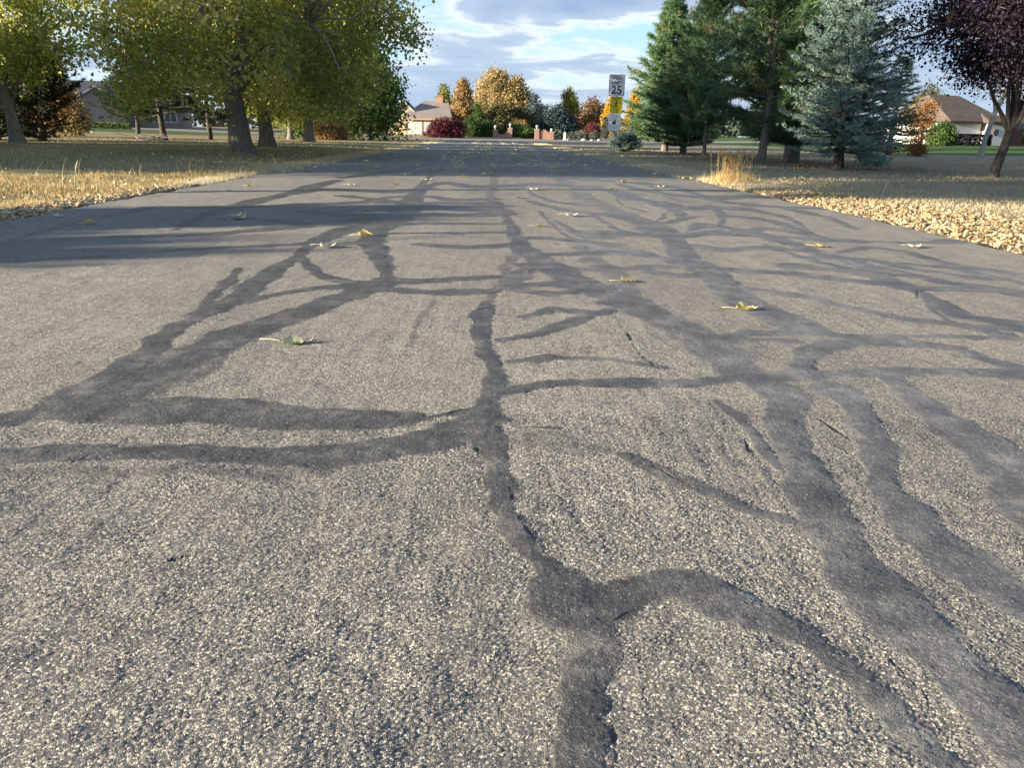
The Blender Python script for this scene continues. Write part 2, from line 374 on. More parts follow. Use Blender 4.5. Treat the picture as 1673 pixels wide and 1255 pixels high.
 (0.8, [(-2.252,12.563,0.129), (-1.246,17.242,0.232), (1.553,19.195,0.452)]),
 (0.4, [(0.568,2.916,0.012), (0.548,2.446,0.014), (0.512,2.105,0.012), (0.503,1.842,0.007)]),
 (0.42, [(0.5,2.09,0.008), (0.478,1.737,0.01), (0.478,1.485,0.009), (0.464,1.289,0.005)]),
 (0.42, [(0.581,2.091,0.01), (0.561,1.648,0.012), (0.532,1.353,0.01), (0.524,1.138,0.005)]),
 (0.38, [(0.616,1.961,0.008), (0.573,1.555,0.009), (0.557,1.283,0.008), (0.534,1.082,0.004)]),
 (0.36, [(0.384,2.087,0.007), (0.392,1.75,0.008), (0.382,1.504,0.007), (0.388,1.313,0.004)]),
 (0.5, [(0.672,1.845,0.009), (0.659,1.704,0.014), (0.665,1.584,0.013), (0.654,1.478,0.007)]),
 (0.42, [(0.619,1.801,0.009), (0.618,1.547,0.01), (0.602,1.354,0.009), (0.603,1.199,0.005)]),
 (0.38, [(0.822,1.722,0.005), (0.773,1.55,0.007), (0.748,1.41,0.007), (0.712,1.29,0.004)]),
 (0.4, [(0.997,1.648,0.008), (0.955,1.457,0.009), (0.908,1.305,0.008), (0.882,1.178,0.005)]),
 (0.4, [(0.724,1.314,0.007), (0.722,1.19,0.01), (0.733,1.086,0.009), (0.73,0.997,0.005)]),
 (0.34, [(0.284,1.265,0.006), (0.32,1.163,0.007), (0.339,1.076,0.007), (0.367,0.999,0.004)]),
 (0.38, [(0.439,1.243,0.006), (0.457,1.136,0.009), (0.484,1.046,0.008), (0.497,0.968,0.004)]),
 (0.35, [(0.364,2.631,0.01), (0.38,2.42,0.012), (0.371,2.242,0.011), (0.384,2.087,0.007)]),
 (0.4, [(0.524,1.799,0.005), (0.515,1.58,0.007), (0.522,1.408,0.006), (0.515,1.265,0.003)]),
 (0.36, [(1.54,3.733,0.016), (1.532,3.386,0.019), (1.494,3.1,0.018), (1.49,2.857,0.011)]),
 (0.36, [(1.754,3.593,0.017), (1.732,3.226,0.024), (1.745,2.932,0.022), (1.727,2.683,0.011)]),
 (0.5, [(0.966,2.654,0.02), (0.906,2.513,0.03), (0.829,2.389,0.029), (0.782,2.276,0.015)]),
 (0.3, [(-0.325,2.605,0.01), (-0.325,2.137,0.011), (-0.308,1.811,0.01), (-0.311,1.564,0.005)]),
 (0.3, [(-0.664,1.701,0.012), (-0.677,1.494,0.016), (-0.701,1.332,0.014), (-0.709,1.199,0.007)]),
 (0.35, [(0.108,1.568,0.008), (0.133,1.423,0.01), (0.168,1.303,0.01), (0.185,1.199,0.005)]),
 (0.75, [(2.039,12.203,0.086), (2.138,10.747,0.114), (2.506,9.851,0.198), (2.942,9.747,0.242)]),
 (0.75, [(1.94,5.32,0.044), (1.979,4.574,0.052), (2.199,4.186,0.062)]),
 (0.75, [(0.446,8.705,0.066), (0.805,7.567,0.112), (1.166,7.214,0.118), (1.301,6.713,0.073)]),
 (0.75, [(0.471,12.069,0.034), (0.566,9.627,0.037), (0.743,8.603,0.075), (1.007,8.272,0.121)]),
 (0.75, [(2.721,8.221,0.129), (2.845,7.653,0.093), (2.818,7.03,0.04), (2.585,6.173,0.024)]),
 (0.75, [(2.544,12.342,0.037), (2.215,9.594,0.039), (2.269,8.897,0.065)]),
 (0.75, [(0.784,11.855,0.255), (1.438,11.196,0.181), (1.899,9.92,0.125)]),
 (0.75, [(1.505,13.389,0.359), (2.403,12.619,0.28), (2.838,11.554,0.196)]),
 (0.75, [(2.001,7.343,0.062), (1.632,6.76,0.078), (1.328,6.528,0.104)]),
 (0.75, [(3.248,8.312,0.119), (3.321,7.548,0.075), (3.137,6.498,0.047)]),
 (0.75, [(2.101,4.778,0.091), (2.379,4.704,0.085), (2.497,4.351,0.071), (2.719,4.128,0.075)]),
 (0.75, [(0.865,5.883,0.125), (1.218,5.777,0.121), (1.374,5.652,0.108)]),
 (0.75, [(0.286,5.461,0.108), (0.586,5.429,0.102), (0.853,5.207,0.087)]),
 (0.75, [(2.543,4.576,0.089), (2.778,4.46,0.073), (2.854,3.954,0.051)]),
 (0.75, [(-1.617,8.963,0.123), (-1.15,8.55,0.099), (-0.839,8.076,0.075)]),
 (0.75, [(-0.516,7.062,0.172), (-0.185,7.004,0.173), (0.146,7.166,0.163)]),
 (0.75, [(-0.414,5.075,0.084), (-0.131,4.962,0.09), (0.146,5.075,0.086)]),
 (0.75, [(-1.629,7.163,0.114), (-1.242,6.841,0.152), (-0.774,6.913,0.171)]),
 (0.75, [(-0.481,11.504,0.135), (-0.119,10.798,0.273), (0.972,11.907,0.221)]),
 (0.7, [(0.116,3.61,0.065), (0.303,3.504,0.057), (0.564,3.639,0.05), (0.728,3.809,0.043)]),
 (0.7, [(0.261,4.256,0.101), (0.488,4.154,0.088), (0.732,4.212,0.074), (1.029,4.318,0.097)]),
 (0.7, [(0.585,6.708,0.028), (0.645,6.011,0.047), (0.801,5.587,0.124), (1.03,5.755,0.087)]),
 (0.7, [(1.316,6.261,0.022), (1.589,7.06,0.028), (1.907,8.079,0.017), (2.083,9.201,0.018)]),
 (0.7, [(0.956,7.592,0.033), (1.012,6.222,0.037), (1.124,5.766,0.054)]),
 (0.7, [(1.411,5.265,0.067), (1.558,5.046,0.115), (1.94,5.199,0.104), (2.151,4.993,0.087)]),
 (0.7, [(1.542,5.966,0.027), (1.858,6.6,0.116), (1.847,6.162,0.041)]),
 (0.7, [(1.989,5.943,0.032), (2.259,6.384,0.09), (2.461,6.24,0.11), (2.515,5.712,0.055)]),
 (0.7, [(2.241,4.921,0.034), (2.683,5.336,0.077), (2.828,5.114,0.062), (2.862,4.603,0.082), (3.041,4.229,0.089)]),
 (0.7, [(1.791,4.38,0.124), (1.976,4.31,0.092), (2.134,4.123,0.081)]),
 (0.7, [(2.221,3.843,0.018), (1.998,3.33,0.015), (1.901,2.977,0.03), (2.008,2.831,0.045)]),
 (0.7, [(1.211,3.712,0.066), (1.449,3.574,0.059), (1.597,3.309,0.048), (1.752,3.078,0.052), (2.139,2.905,0.049)]),
 (0.7, [(0.836,4.221,0.061), (0.99,4.002,0.081), (1.133,4.049,0.066)]),
 (0.7, [(0.14,3.001,0.026), (0.277,3.177,0.044), (0.423,3.103,0.048)]),
 (0.7, [(0.075,2.39,0.027), (0.218,2.438,0.035), (0.416,2.401,0.029), (0.563,2.336,0.028)]),
 (0.7, [(0.853,2.649,0.031), (1,2.69,0.045), (1.125,2.66,0.037)]),
 (0.7, [(0.505,7.517,0.022), (0.539,6.16,0.024), (0.614,5.498,0.021), (0.642,4.849,0.018)]),
 (0.7, [(1.682,10.521,0.019), (1.442,8.352,0.021), (1.544,7.689,0.064)]),
 (0.7, [(2.778,9.712,0.082), (2.869,9.012,0.049), (2.789,7.584,0.055)]),
 (0.7, [(-0.667,9.167,0.062), (-0.359,8.547,0.169), (0.04,8.789,0.162)]),
 (0.7, [(-1.295,8.21,0.06), (-1.06,8.904,0.112), (-0.723,8.975,0.166)]),
 (0.7, [(-0.871,7.289,0.086), (-0.577,7.913,0.152), (-0.197,7.461,0.166), (0.122,7.454,0.167)]),
 (0.7, [(-1.168,3.557,0.03), (-1.124,3.797,0.029), (-1.104,4.068,0.028)]),
 (0.7, [(-0.998,5.014,0.076), (-0.853,5.087,0.102), (-0.74,5.189,0.097)]),
]
CRACK = [
 [(0.542,2.915), (0.531,2.706), (0.528,2.516), (0.55,2.329)],
 [(0.638,1.739), (0.629,1.644)],
 [(0.367,1.561), (0.429,1.476), (0.478,1.377)],
 [(0.876,1.871), (0.889,1.805), (0.903,1.715)],
 [(0.559,0.99), (0.577,0.921), (0.59,0.846), (0.6,0.777)],
 [(-0.524,4.114), (-0.616,4.78), (-0.7,5.193)],
 [(-0.07,3.101), (0.019,3.163)],
 [(-0.023,1.654), (-0,1.444), (0.017,1.283), (0.064,1.158)],
 [(0.046,1.444), (0.064,1.312), (0.098,1.209), (0.121,1.148)],
 [(0.191,0.987), (0.218,1.011), (0.249,1.025)],
 [(-0.525,1.168), (-0.504,1.182)],
 [(2.295,4.041), (2.183,3.775), (2.039,3.537)],
 [(0.475,0.924), (0.478,0.891), (0.49,0.859)],
 [(-0.145,1.875), (-0.082,1.895), (-0.043,1.933)],
 [(0.159,0.708), (0.16,0.761), (0.167,0.849)],
]


def band_fields(X, Y):
    """sealer amount and bead height, crack depth at each point"""
    seal = np.zeros(len(X)); bead = np.zeros(len(X)); crack = np.zeros(len(X))
    wob = (vnoise(X * 38, Y * 38, 1) - .5) * .016 + (vnoise(X * 11, Y * 11, 2) - .5) * .026
    wx = (vnoise(X * 3.1, Y * 3.1, 5) - .5) * .03; wy = (vnoise(X * 3.1, Y * 3.1, 6) - .5) * .03
    Xw = X + wx; Yw = Y + wy
    order = np.argsort(Y, kind='stable'); Ys = Y[order]
    for s, st in SEAL:
        for (x0, y0, h0), (x1, y1, h1) in zip(st[:-1], st[1:]):
            m = max(h0, h1) + .09
            lo = np.searchsorted(Ys, min(y0, y1) - m); hi = np.searchsorted(Ys, max(y0, y1) + m)
            idx = order[lo:hi]
            idx = idx[(X[idx] > min(x0, x1) - m) & (X[idx] < max(x0, x1) + m)]
            if not len(idx): continue
            px = Xw[idx] - x0; py = Yw[idx] - y0; dx = x1 - x0; dy = y1 - y0; L2 = dx * dx + dy * dy + 1e-9
            t = np.clip((px * dx + py * dy) / L2, 0, 1)
            h = h0 + (h1 - h0) * t; h = np.maximum(h, .008)
            d = np.hypot(px - t * dx, py - t * dy) + wob[idx] * np.clip(h / .03, .35, 1.25)
            e = .007 + .32 * h
            val = s * np.clip((h + e * .5 - d) / e, 0, 1)
            seal[idx] = np.maximum(seal[idx], val)
            bead[idx] = np.maximum(bead[idx], s * np.clip(1 - (d / h) ** 2, 0, 1) * np.clip(h / .04, .3, 1))
    for st in CRACK:
        for (x0, y0), (x1, y1) in zip(st[:-1], st[1:]):
            m = .05
            lo = np.searchsorted(Ys, min(y0, y1) - m); hi = np.searchsorted(Ys, max(y0, y1) + m)
            idx = order[lo:hi]
            idx = idx[(X[idx] > min(x0, x1) - m) & (X[idx] < max(x0, x1) + m)]
            if not len(idx): continue
            px = Xw[idx] - x0; py = Yw[idx] - y0; dx = x1 - x0; dy = y1 - y0
            t = np.clip((px * dx + py * dy) / (dx * dx + dy * dy + 1e-9), 0, 1)
            d = np.hypot(px - t * dx, py - t * dy) + wob[idx] * .55
            w = .001 + .0042 * vnoise(X[idx] * 14, Y[idx] * 14, 8) ** 1.3
            crack[idx] = np.maximum(crack[idx], np.clip(1 - d / w, 0, 1))
    return seal, bead, crack

def road_mat():
    m = N('chip_seal_asphalt'); p = m.pos(); seal = m.attr('seal'); crk = m.attr('crack'); wear_shade = m.attr('wear_shade')
    warp = m.n('VectorMath', {0: p, 1: m.n('VectorMath', {0: m.n('TexNoise', {'Vector': p, 'Scale': 320.0, 'Detail': 2}).outputs[1], 1: (.0034,) * 3}, operation='MULTIPLY').outputs[0]}, operation='ADD').outputs[0]
    flat = m.n('VectorMath', {0: warp, 1: (1, 1, 0)}, operation='MULTIPLY').outputs[0]
    vo = m.n('TexVoronoi', {'Vector': flat, 'Scale': 315.0, 'Randomness': 1.0}, feature='F1')
    ve = m.n('TexVoronoi', {'Vector': flat, 'Scale': 315.0, 'Randomness': 1.0}, feature='DISTANCE_TO_EDGE').outputs['Distance']
    rel = m.n('VectorMath', {0: m.n('VectorMath', {0: flat, 1: (315.0,) * 3}, operation='MULTIPLY').outputs[0], 1: m.n('VectorMath', {0: vo.outputs['Position'], 1: (315.0,) * 3}, operation='MULTIPLY').outputs[0]}, operation='SUBTRACT').outputs[0]
    tilt = m.n('VectorMath', {0: rel, 1: m.n('VectorMath', {0: vo.outputs['Color'], 1: (.5, .5, .5)}, operation='SUBTRACT').outputs[0]}, operation='DOT_PRODUCT').outputs['Value']
    cell = m.n('SeparateColor', {0: vo.outputs['Color']})
    dist = vo.outputs['Distance']
    n1 = m.noise(p, 6.0, 5, .6); n2 = m.noise(p, 1.1, 4, .55); n3 = m.noise(p, 420.0, 3, .6)
    # stones: tan, grey and a few dark ones, sitting in dark binder
    stone = m.ramp(cell.outputs[0], [(0, (.12, .12, .12)), (.22, (.195, .194, .185)), (.5, (.315, .303, .258)), (.8, (.415, .397, .33)), (1, (.55, .54, .47))])
    stone = m.mix(m.ramp(cell.outputs[2], [(.8, (0,) * 3), (.86, (.5,) * 3)]), stone, (.38, .28, .25))
    top = m.ramp(ve, [(.03, (0,) * 3), (.13, (1,) * 3)])
    streak = m.noise(m.n('Mapping', {'Vector': p, 'Rotation': (0, 0, R_(9)), 'Scale': (26, 2.2, 1)}).outputs[0], 1.0, 4, .6)
    keep = m.math('GREATER_THAN', m.math('ADD', cell.outputs[1], m.math('ADD', m.math('MULTIPLY', m.math('SUBTRACT', n1, .5), .8), m.math('MULTIPLY', m.math('SUBTRACT', streak, .5), 1.0))), .34)
    cover = m.math('MULTIPLY', m.math('MULTIPLY', top, keep), wear_shade, None)
    binder = m.ramp(n3, [(.3, (.056, .056, .058)), (.7, (.130, .125, .116))])
    chip = m.mix(cover, binder, stone)
    chip = m.mix(m.ramp(n2, [(.35, (.22,) * 3), (.7, (0,) * 3)]), chip, (.16, .155, .15))
    sx = m.n('SeparateXYZ', {0: p}).outputs[0]
    pale = m.math('MULTIPLY', m.n('MapRange', {0: m.math('ADD', sx, m.math('MULTIPLY', n1, 1.2)), 1: .7, 2: 1.5}).outputs[0], m.ramp(n2, [(.3, (.35,) * 3), (.65, (1,) * 3)]))
    n4 = m.noise(p, 95.0, 4, .65); n22 = m.noise(p, 22.0, 4, .6)
    mixn = m.math('ADD', m.math('ADD', m.math('MULTIPLY', n1, .42), m.math('MULTIPLY', n22, .28)), m.math('MULTIPLY', n4, .30))
    dust_sheen = m.mix(pale, m.ramp(mixn, [(.37, (.022, .022, .024)), (.5, (.054, .053, .054)), (.62, (.105, .101, .096))]), m.ramp(mixn, [(.37, (.06, .061, .066)), (.5, (.115, .117, .123)), (.62, (.20, .198, .195))]))  # sealer paler and bluer to the right: sky sheen coloured in with the dust
    edge = m.math('ADD', seal, m.math('ADD', m.math('MULTIPLY', m.math('SUBTRACT', n4, .5), .75), m.math('MULTIPLY', m.math('SUBTRACT', n22, .5), 1.0)))
    sm = m.math('MULTIPLY', m.ramp(edge, [(.25, (0,) * 3), (.70, (1,) * 3)]), m.ramp(m.math('ADD', m.math('MULTIPLY', n22, .5), m.math('MULTIPLY', n1, .5)), [(.52, (1,) * 3), (.66, (.72,) * 3)]))
    # sand grains caught in the sealer
    gr = m.math('MULTIPLY', m.math('GREATER_THAN', cell.outputs[2], .965), m.math('LESS_THAN', dist, .35))
    dust_sheen = m.mix(m.math('MULTIPLY', gr, .7), dust_sheen, (.4, .37, .32))
    col = m.mix(sm, chip, dust_sheen)
    col = m.mix(m.math('MULTIPLY', crk, .65), col, (.022, .021, .022))
    rough = m.math('SUBTRACT', .86, m.math('MULTIPLY', sm, .34))
    b = m.bsdf(col, rough, spec=.5)
    hs = m.math('MULTIPLY', top, m.math('ADD', m.math('MULTIPLY', keep, .7), .12))
    hs = m.math('MULTIPLY', hs, m.math('ADD', m.math('ADD', m.math('MULTIPLY', cell.outputs[2], .0011), .0009), m.math('MULTIPLY', tilt, .0027)))
    hd = m.math('ADD', m.math('ADD', m.math('MULTIPLY', n3, .0010), m.math('MULTIPLY', n4, .0020)), m.math('MULTIPLY', hs, .35))
    hh = m.n('Mix', {0: sm, 2: hs, 3: hd}, data_type='FLOAT').outputs[0]
    hh = m.math('ADD', hh, m.math('ADD', m.math('MULTIPLY', n4, .0020), m.math('MULTIPLY', streak, .0022)))
    hh = m.math('SUBTRACT', hh, m.math('MULTIPLY', crk, .0028))
    dp = m.n('Displacement', {'Height': hh, 'Midlevel': 0.0, 'Scale': 1.0})
    m.t.links.new(dp.outputs[0], m.out.inputs['Displacement'])
    m.m.displacement_method = 'BOTH'
    return m.m

ROAD_L, ROAD_R, ROAD_END = -3.82, 3.78, 90.0
def road_h(X, Y):
    X = np.asarray(X, float); Y = np.asarray(Y, float)
    z = .022 * np.clip(1 - (X / 3.8) ** 2, 0, 1) - .022 + .006 * (vnoise(X * .9, Y * .9, 3) - .5) + .004 * (vnoise(X * 2.7, Y * 2.7, 4) - .5)
    for fq, am, sd in ((3.3, .006, 13), (6.5, .0055, 14), (13, .0042, 15), (27, .0026, 16)):
        z = z + am * (vnoise(X * fq * .8 + 5, Y * fq * 1.1, sd) - .5)
    return z
def build_road():
    grids = []
    def patch(xs, ys):
        X, Y = np.meshgrid(xs, ys); grids.append((X, Y))
    patch(np.arange(-1.75, 1.95, .0031), np.arange(.42, 1.9, .0031))
    patch(np.arange(-2.9, 3.2, .0085), np.arange(1.87, 4.2, .0085))
    for a, b in ((ROAD_L, -1.72), (1.92, ROAD_R)): patch(np.linspace(a, b, 60), np.arange(-9, 1.9, .04))
    patch(np.linspace(-1.75, 1.95, 40), np.arange(-9, .46, .08))
    for a, b in ((ROAD_L, -2.87), (3.17, ROAD_R)): patch(np.linspace(a, b, int((b - a) / .016)), np.arange(1.87, 4.2, .016))
    patch(np.linspace(ROAD_L, ROAD_R, 470), np.arange(4.17, 9.0, .016))
    patch(np.linspace(ROAD_L, ROAD_R, 260), 8.96 * (ROAD_END / 8.96) ** np.linspace(0, 1, 900))
    vs, qs, off = [], [], 0
    for X, Y in grids:
        r, c = X.shape; i = np.arange(r * c).reshape(r, c)
        qs.append(np.stack([i[:-1, :-1], i[:-1, 1:], i[1:, 1:], i[1:, :-1]], -1).reshape(-1, 4) + off)
        vs.append(np.stack([X.ravel(), Y.ravel()], 1)); off += r * c
    V = np.concatenate(vs); X, Y = V[:, 0].copy(), V[:, 1].copy()
    seal, bead, crack = band_fields(X, Y)
    z = road_h(X, Y)
    z += bead * .0026
    ed = np.minimum(X - ROAD_L, ROAD_R - X)
    rag = (vnoise(X * 0 + 3, Y * 2.3, 9) - .5) * .10 + (vnoise(X * 0 + 7, Y * 9, 9) - .5) * .05
    k = 1 - sst(0, .5, ed)
    Xr = X + np.sign(X) * k * rag
    z -= .03 * (1 - sst(0, .10, ed))
    a = Acc(); a.add(np.stack([Xr, Y, z], 1), np.concatenate(qs), None, 0.5)
    me = a.mesh('road', road_mat(), True)
    wear_shade = .93 - .55 * np.clip(vnoise(X * 1.3 + 9, Y * .5, 11) - .62, 0, 1) * 2
    for xc, wd, am in ((-2.55, .34, .20), (-1.05, .38, .24), (1.15, .36, .22), (2.6, .34, .20)):
        wear_shade *= 1 - am * np.exp(-((X - xc - .12 * (vnoise(Y * .6, Y * 0 + xc, 17) - .5)) / wd) ** 2) * (.45 + .9 * vnoise(X * 4, Y * .9, 18))
    wear_shade *= 1 - .15 * sst(13, 22, Y)  # far stretch darkened: tree shade painted in by thinning the pale chips
    wear_shade *= .80 + .34 * vnoise(X * 6.5, Y * 2.2, 19)
    wear_shade *= 1 - .35 * np.exp(-((X - .12) / .35) ** 2) * sst(4, 8, Y)
    for nm, arr in (('seal', seal), ('crack', crack), ('wear_shade', wear_shade)):
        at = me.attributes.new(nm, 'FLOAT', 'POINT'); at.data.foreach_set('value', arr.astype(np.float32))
    o = new_obj('road', me); tag(o, kind='structure')
build_road()

def cross_road():
    xs = np.linspace(-160, 160, 321); ys = np.linspace(89.2, 96.2, 8); X, Y = np.meshgrid(xs, ys)
    Y = Y - X * .012
    Z = terrain(X, Y) + .035
    i = np.arange(X.size).reshape(X.shape)
    a = Acc(); a.add(np.stack([X, Y, Z], -1).reshape(-1, 3), np.stack([i[:-1, :-1], i[:-1, 1:], i[1:, 1:], i[1:, :-1]], -1).reshape(-1, 4))
    m = N('pale_asphalt'); m.bsdf(m.ramp(m.noise(m.pos(), 2.0, 6), [(.3, (.17, .165, .165)), (.7, (.25, .24, .235))]), .9)
    tag(a.obj('cross_road', m.m, None, True), kind='structure')
cross_road()

# ------------------------------------------------------------------ ground
def ground():
    def ax(lim, near, step, g):
        v = [0.0]; s = step
        while v[-1] < lim:
            if v[-1] > near: s *= g
            v.append(v[-1] + s)
        return np.array(v)
    xp = ax(900, 9, .22, 1.09); yp = ax(1500, 14, .3, 1.06)
    xs = np.concatenate([-xp[::-1], xp[1:]]); ys = np.concatenate([-ax(300, 4, .5, 1.2)[::-1], yp[1:]])
    X, Y = np.meshgrid(xs, ys); Z = terrain(X, Y)
    i = np.arange(X.size).reshape(X.shape)
    a = Acc(); a.add(np.stack([X, Y, Z], -1).reshape(-1, 3), np.stack([i[:-1, :-1], i[:-1, 1:], i[1:, 1:], i[1:, :-1]], -1).reshape(-1, 4))
    m = N('lawn_and_dry_grass'); p = m.pos(); sp = m.n('SeparateXYZ', {0: p}); x, y = sp.outputs[0], sp.outputs[1]
    f = m.noise(p, 9.0, 6, .65); g = m.noise(p, .55, 4, .6); h = m.noise(p, 60.0, 3, .7)
    fh = m.math('ADD', m.math('MULTIPLY', f, .6), m.math('MULTIPLY', h, .4))
    green = m.ramp(fh, [(.3, (.11, .105, .055)), (.52, (.21, .20, .115)), (.72, (.31, .285, .18))])
    straw = m.ramp(fh, [(.3, (.17, .125, .06)), (.55, (.33, .26, .14)), (.75, (.46, .37, .21))])
    thatch = m.ramp(fh, [(.3, (.15, .125, .09)), (.52, (.28, .245, .175)), (.72, (.39, .35, .26))])
    lush = m.ramp(fh, [(.3, (.035, .07, .02)), (.7, (.09, .15, .045))])
    def step(v, lo, hi): return m.n('MapRange', {0: v, 1: lo, 2: hi, 3: 0.0, 4: 1.0}).outputs[0]
    left = step(x, -1.0, 1.0)
    c = m.mix(left, m.mix(m.ramp(g, [(.42, (0,) * 3), (.62, (.55,) * 3)]), green, straw), m.mix(m.ramp(g, [(.35, (0,) * 3), (.7, (.45,) * 3)]), thatch, green))
    verge = m.math('MULTIPLY', m.math('SUBTRACT', 1.0, step(m.math('ABSOLUTE', x), 4.6, 6.2)), .8)
    c = m.mix(verge, c, straw)
    far = m.math('MULTIPLY', step(y, 46, 52), m.math('SUBTRACT', 1.0, left))
    c = m.mix(m.math('MULTIPLY', far, .85), c, straw)
    fg = m.math('MULTIPLY', m.math('MULTIPLY', step(y, 68, 72), m.math('SUBTRACT', 1.0, step(y, 86, 89))), m.math('SUBTRACT', 1.0, step(x, -26, -22)))
    c = m.mix(fg, c, lush)
    fr = m.math('MULTIPLY', step(x, 22, 25), step(m.math('ADD', y, m.math('MULTIPLY', g, 6)), 48, 50))
    c = m.mix(fr, c, lush)
    # bare soil and old needles under the conifers beside the road
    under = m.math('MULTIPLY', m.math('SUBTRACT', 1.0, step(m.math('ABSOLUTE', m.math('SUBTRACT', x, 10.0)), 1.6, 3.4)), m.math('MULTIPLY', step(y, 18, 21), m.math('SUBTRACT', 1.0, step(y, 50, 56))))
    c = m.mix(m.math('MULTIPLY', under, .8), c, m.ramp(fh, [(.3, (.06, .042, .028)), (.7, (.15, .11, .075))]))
    m.bsdf(c, .95, fh, .8, .03, .1)
    tag(a.obj('ground', m.m, None, True), kind='structure')
ground()

# ------------------------------------------------------------------ grass, stones and litter that nobody could count
def blades(name, X, Y, hgt, wid, tone, mat, lean=.35):
    n = len(X); Z = terrain(X, Y); a = rng.uniform(0, 2 * np.pi, n)
    s = np.stack([np.cos(a), np.sin(a), 0 * a], 1) * (wid * .5)[:, None]
    P = np.stack([X, Y, Z - .01], 1); T = rng.normal(size=(n, 3)) * lean; T[:, 2] = 1
    Tm = P + unit(T) * (hgt * .55)[:, None]; bend = rng.normal(size=(n, 3)) * .3 + T * [1, 1, .0] * 1.2; bend[:, 2] = .7
    Te = Tm + unit(bend) * (hgt * .5)[:, None]
    V = np.stack([P - s, P + s, Tm + s * .7, Tm - s * .7, Te], 1).reshape(-1, 3)
    i = np.arange(n)[:, None] * 5
    ac = Acc(); ac.add(V, i + [0, 1, 2, 3], i + [3, 2, 4], np.repeat(tone, 5))
    return tag(ac.obj(name, mat), kind='stuff')

pale_straw_m = foliage('pale_straw', [(0, (.36, .31, .20)), (.5, (.52, .47, .33)), (1, (.66, .62, .48))], .3)
straw_m = foliage('dry_straw', [(0, (0.336, 0.224, 0.0952)), (0.5, (0.5264, 0.392, 0.1848)), (1, (0.6944, 0.5712, 0.3248))], .3)
turf_m = foliage('grey_green_turf', [(0, (0.1409, 0.1462, 0.0679)), (0.5, (0.3054, 0.2714, 0.1472)), (1, (0.7047, 0.522, 0.3167))], .25)
thatch_m = foliage('dull_thatch', [(0, (0.242, 0.198, 0.1265)), (0.5, (0.4436, 0.3763, 0.2431)), (1, (0.6858, 0.5745, 0.3695))], .25)
def vw(y): return np.interp(y, [4, 6.5, 8, 10.9, 14, 22, 40, 88], [1.2, 2.3, 3.1, 2.7, 1.1, .75, .6, .5])
n = 90000
Y = 4.5 * (86 / 4.5) ** (rng.random(n) ** 1.25); u = rng.random(n)
X = ROAD_L - .02 - np.where(Y < 8.6, np.interp(Y, [4, 5.5, 6.6, 7.6, 8.6], [1.4, .95, .62, .3, 0]), 0) - vw(Y) * u
kp = rng.random(n) < .35 + .65 * vnoise(X * 3, Y * 3, 21)
hg = rng.uniform(.03, .12, n) * (.25 + 1.2 * vnoise(X * 2.3, Y * 2.3, 22)) * np.interp(Y, [6, 12, 20], [1.05, .85, .7])
tall = rng.random(n) < .003; hg[tall] = rng.uniform(.2, .42, tall.sum())
blades('dry_verge_grass', X[kp], Y[kp], hg[kp], np.interp(Y[kp], [6, 20, 80], [.006, .010, .03]), np.clip(rng.normal(.55, .25, kp.sum()), 0, 1), straw_m)
n = 26000; Y = 10.5 * (86 / 10.5) ** rng.random(n); X = ROAD_L - .02 - np.interp(Y, [10.5, 14, 40, 86], [.35, .6, .7, .9]) * rng.random(n)
blades('pale_edge_grass', X, Y, rng.uniform(.03, .09, n), np.interp(Y, [12, 30, 80], [.007, .012, .03]), np.clip(rng.normal(.65, .22, n), 0, 1), pale_straw_m)
n = 75000
Y = 9.5 * (48 / 9.5) ** rng.random(n); X = -4.4 - rng.random(n) ** .9 * np.interp(Y, [9, 20, 48], [7, 14, 26])
g = vnoise(X * .5, Y * .5, 31)
blades('lawn_grass', X, Y, rng.uniform(.03, .075, n) * (.6 + g), np.interp(Y, [9, 20, 48], [.006, .011, .022]), np.clip(.32 + .5 * (g - .4) + rng.normal(0, .22, n), 0, 1), turf_m, .6)
n = 60000
Y = 86 ** rng.random(n) * 1.0; Y = 11.5 * (86 / 11.5) ** rng.random(n); X = ROAD_R + .03 + np.interp(Y, [11.5, 16, 40, 86], [.9, .9, .9, 1.2]) * rng.random(n)
blades('pale_verge_grass', X, Y, rng.uniform(.04, .12, n), np.interp(Y, [12, 30, 80], [.007, .012, .03]), np.clip(rng.normal(.6, .22, n), 0, 1), pale_straw_m)
n = 80000
Y = 6.5 * (46 / 6.5) ** rng.random(n)
lo = np.interp(Y, [5, 8.03, 10.62, 12.85, 14, 40], [6.1, 5.6, 5.05, 4.45, 4.4, 4.5])
X = lo + rng.random(n) * np.interp(Y, [6, 10, 20, 46], [3.2, 5, 12, 24])
g = vnoise(X * .6, Y * .6, 33)
sun_patch = np.exp(-((X - 6.6) / 1.4) ** 2 - ((Y - 9.3) / 1.3) ** 2)  # sunlit patch on the lawn, painted into the blade tone
blades('dull_lawn_grass', X, Y, rng.uniform(.025, .07, n) * (.6 + g), np.interp(Y, [6, 20, 46], [.006, .011, .022]), np.clip(.45 + .5 * (g - .5) + .3 * sun_patch + rng.normal(0, .2, n), 0, 1), thatch_m, .6)

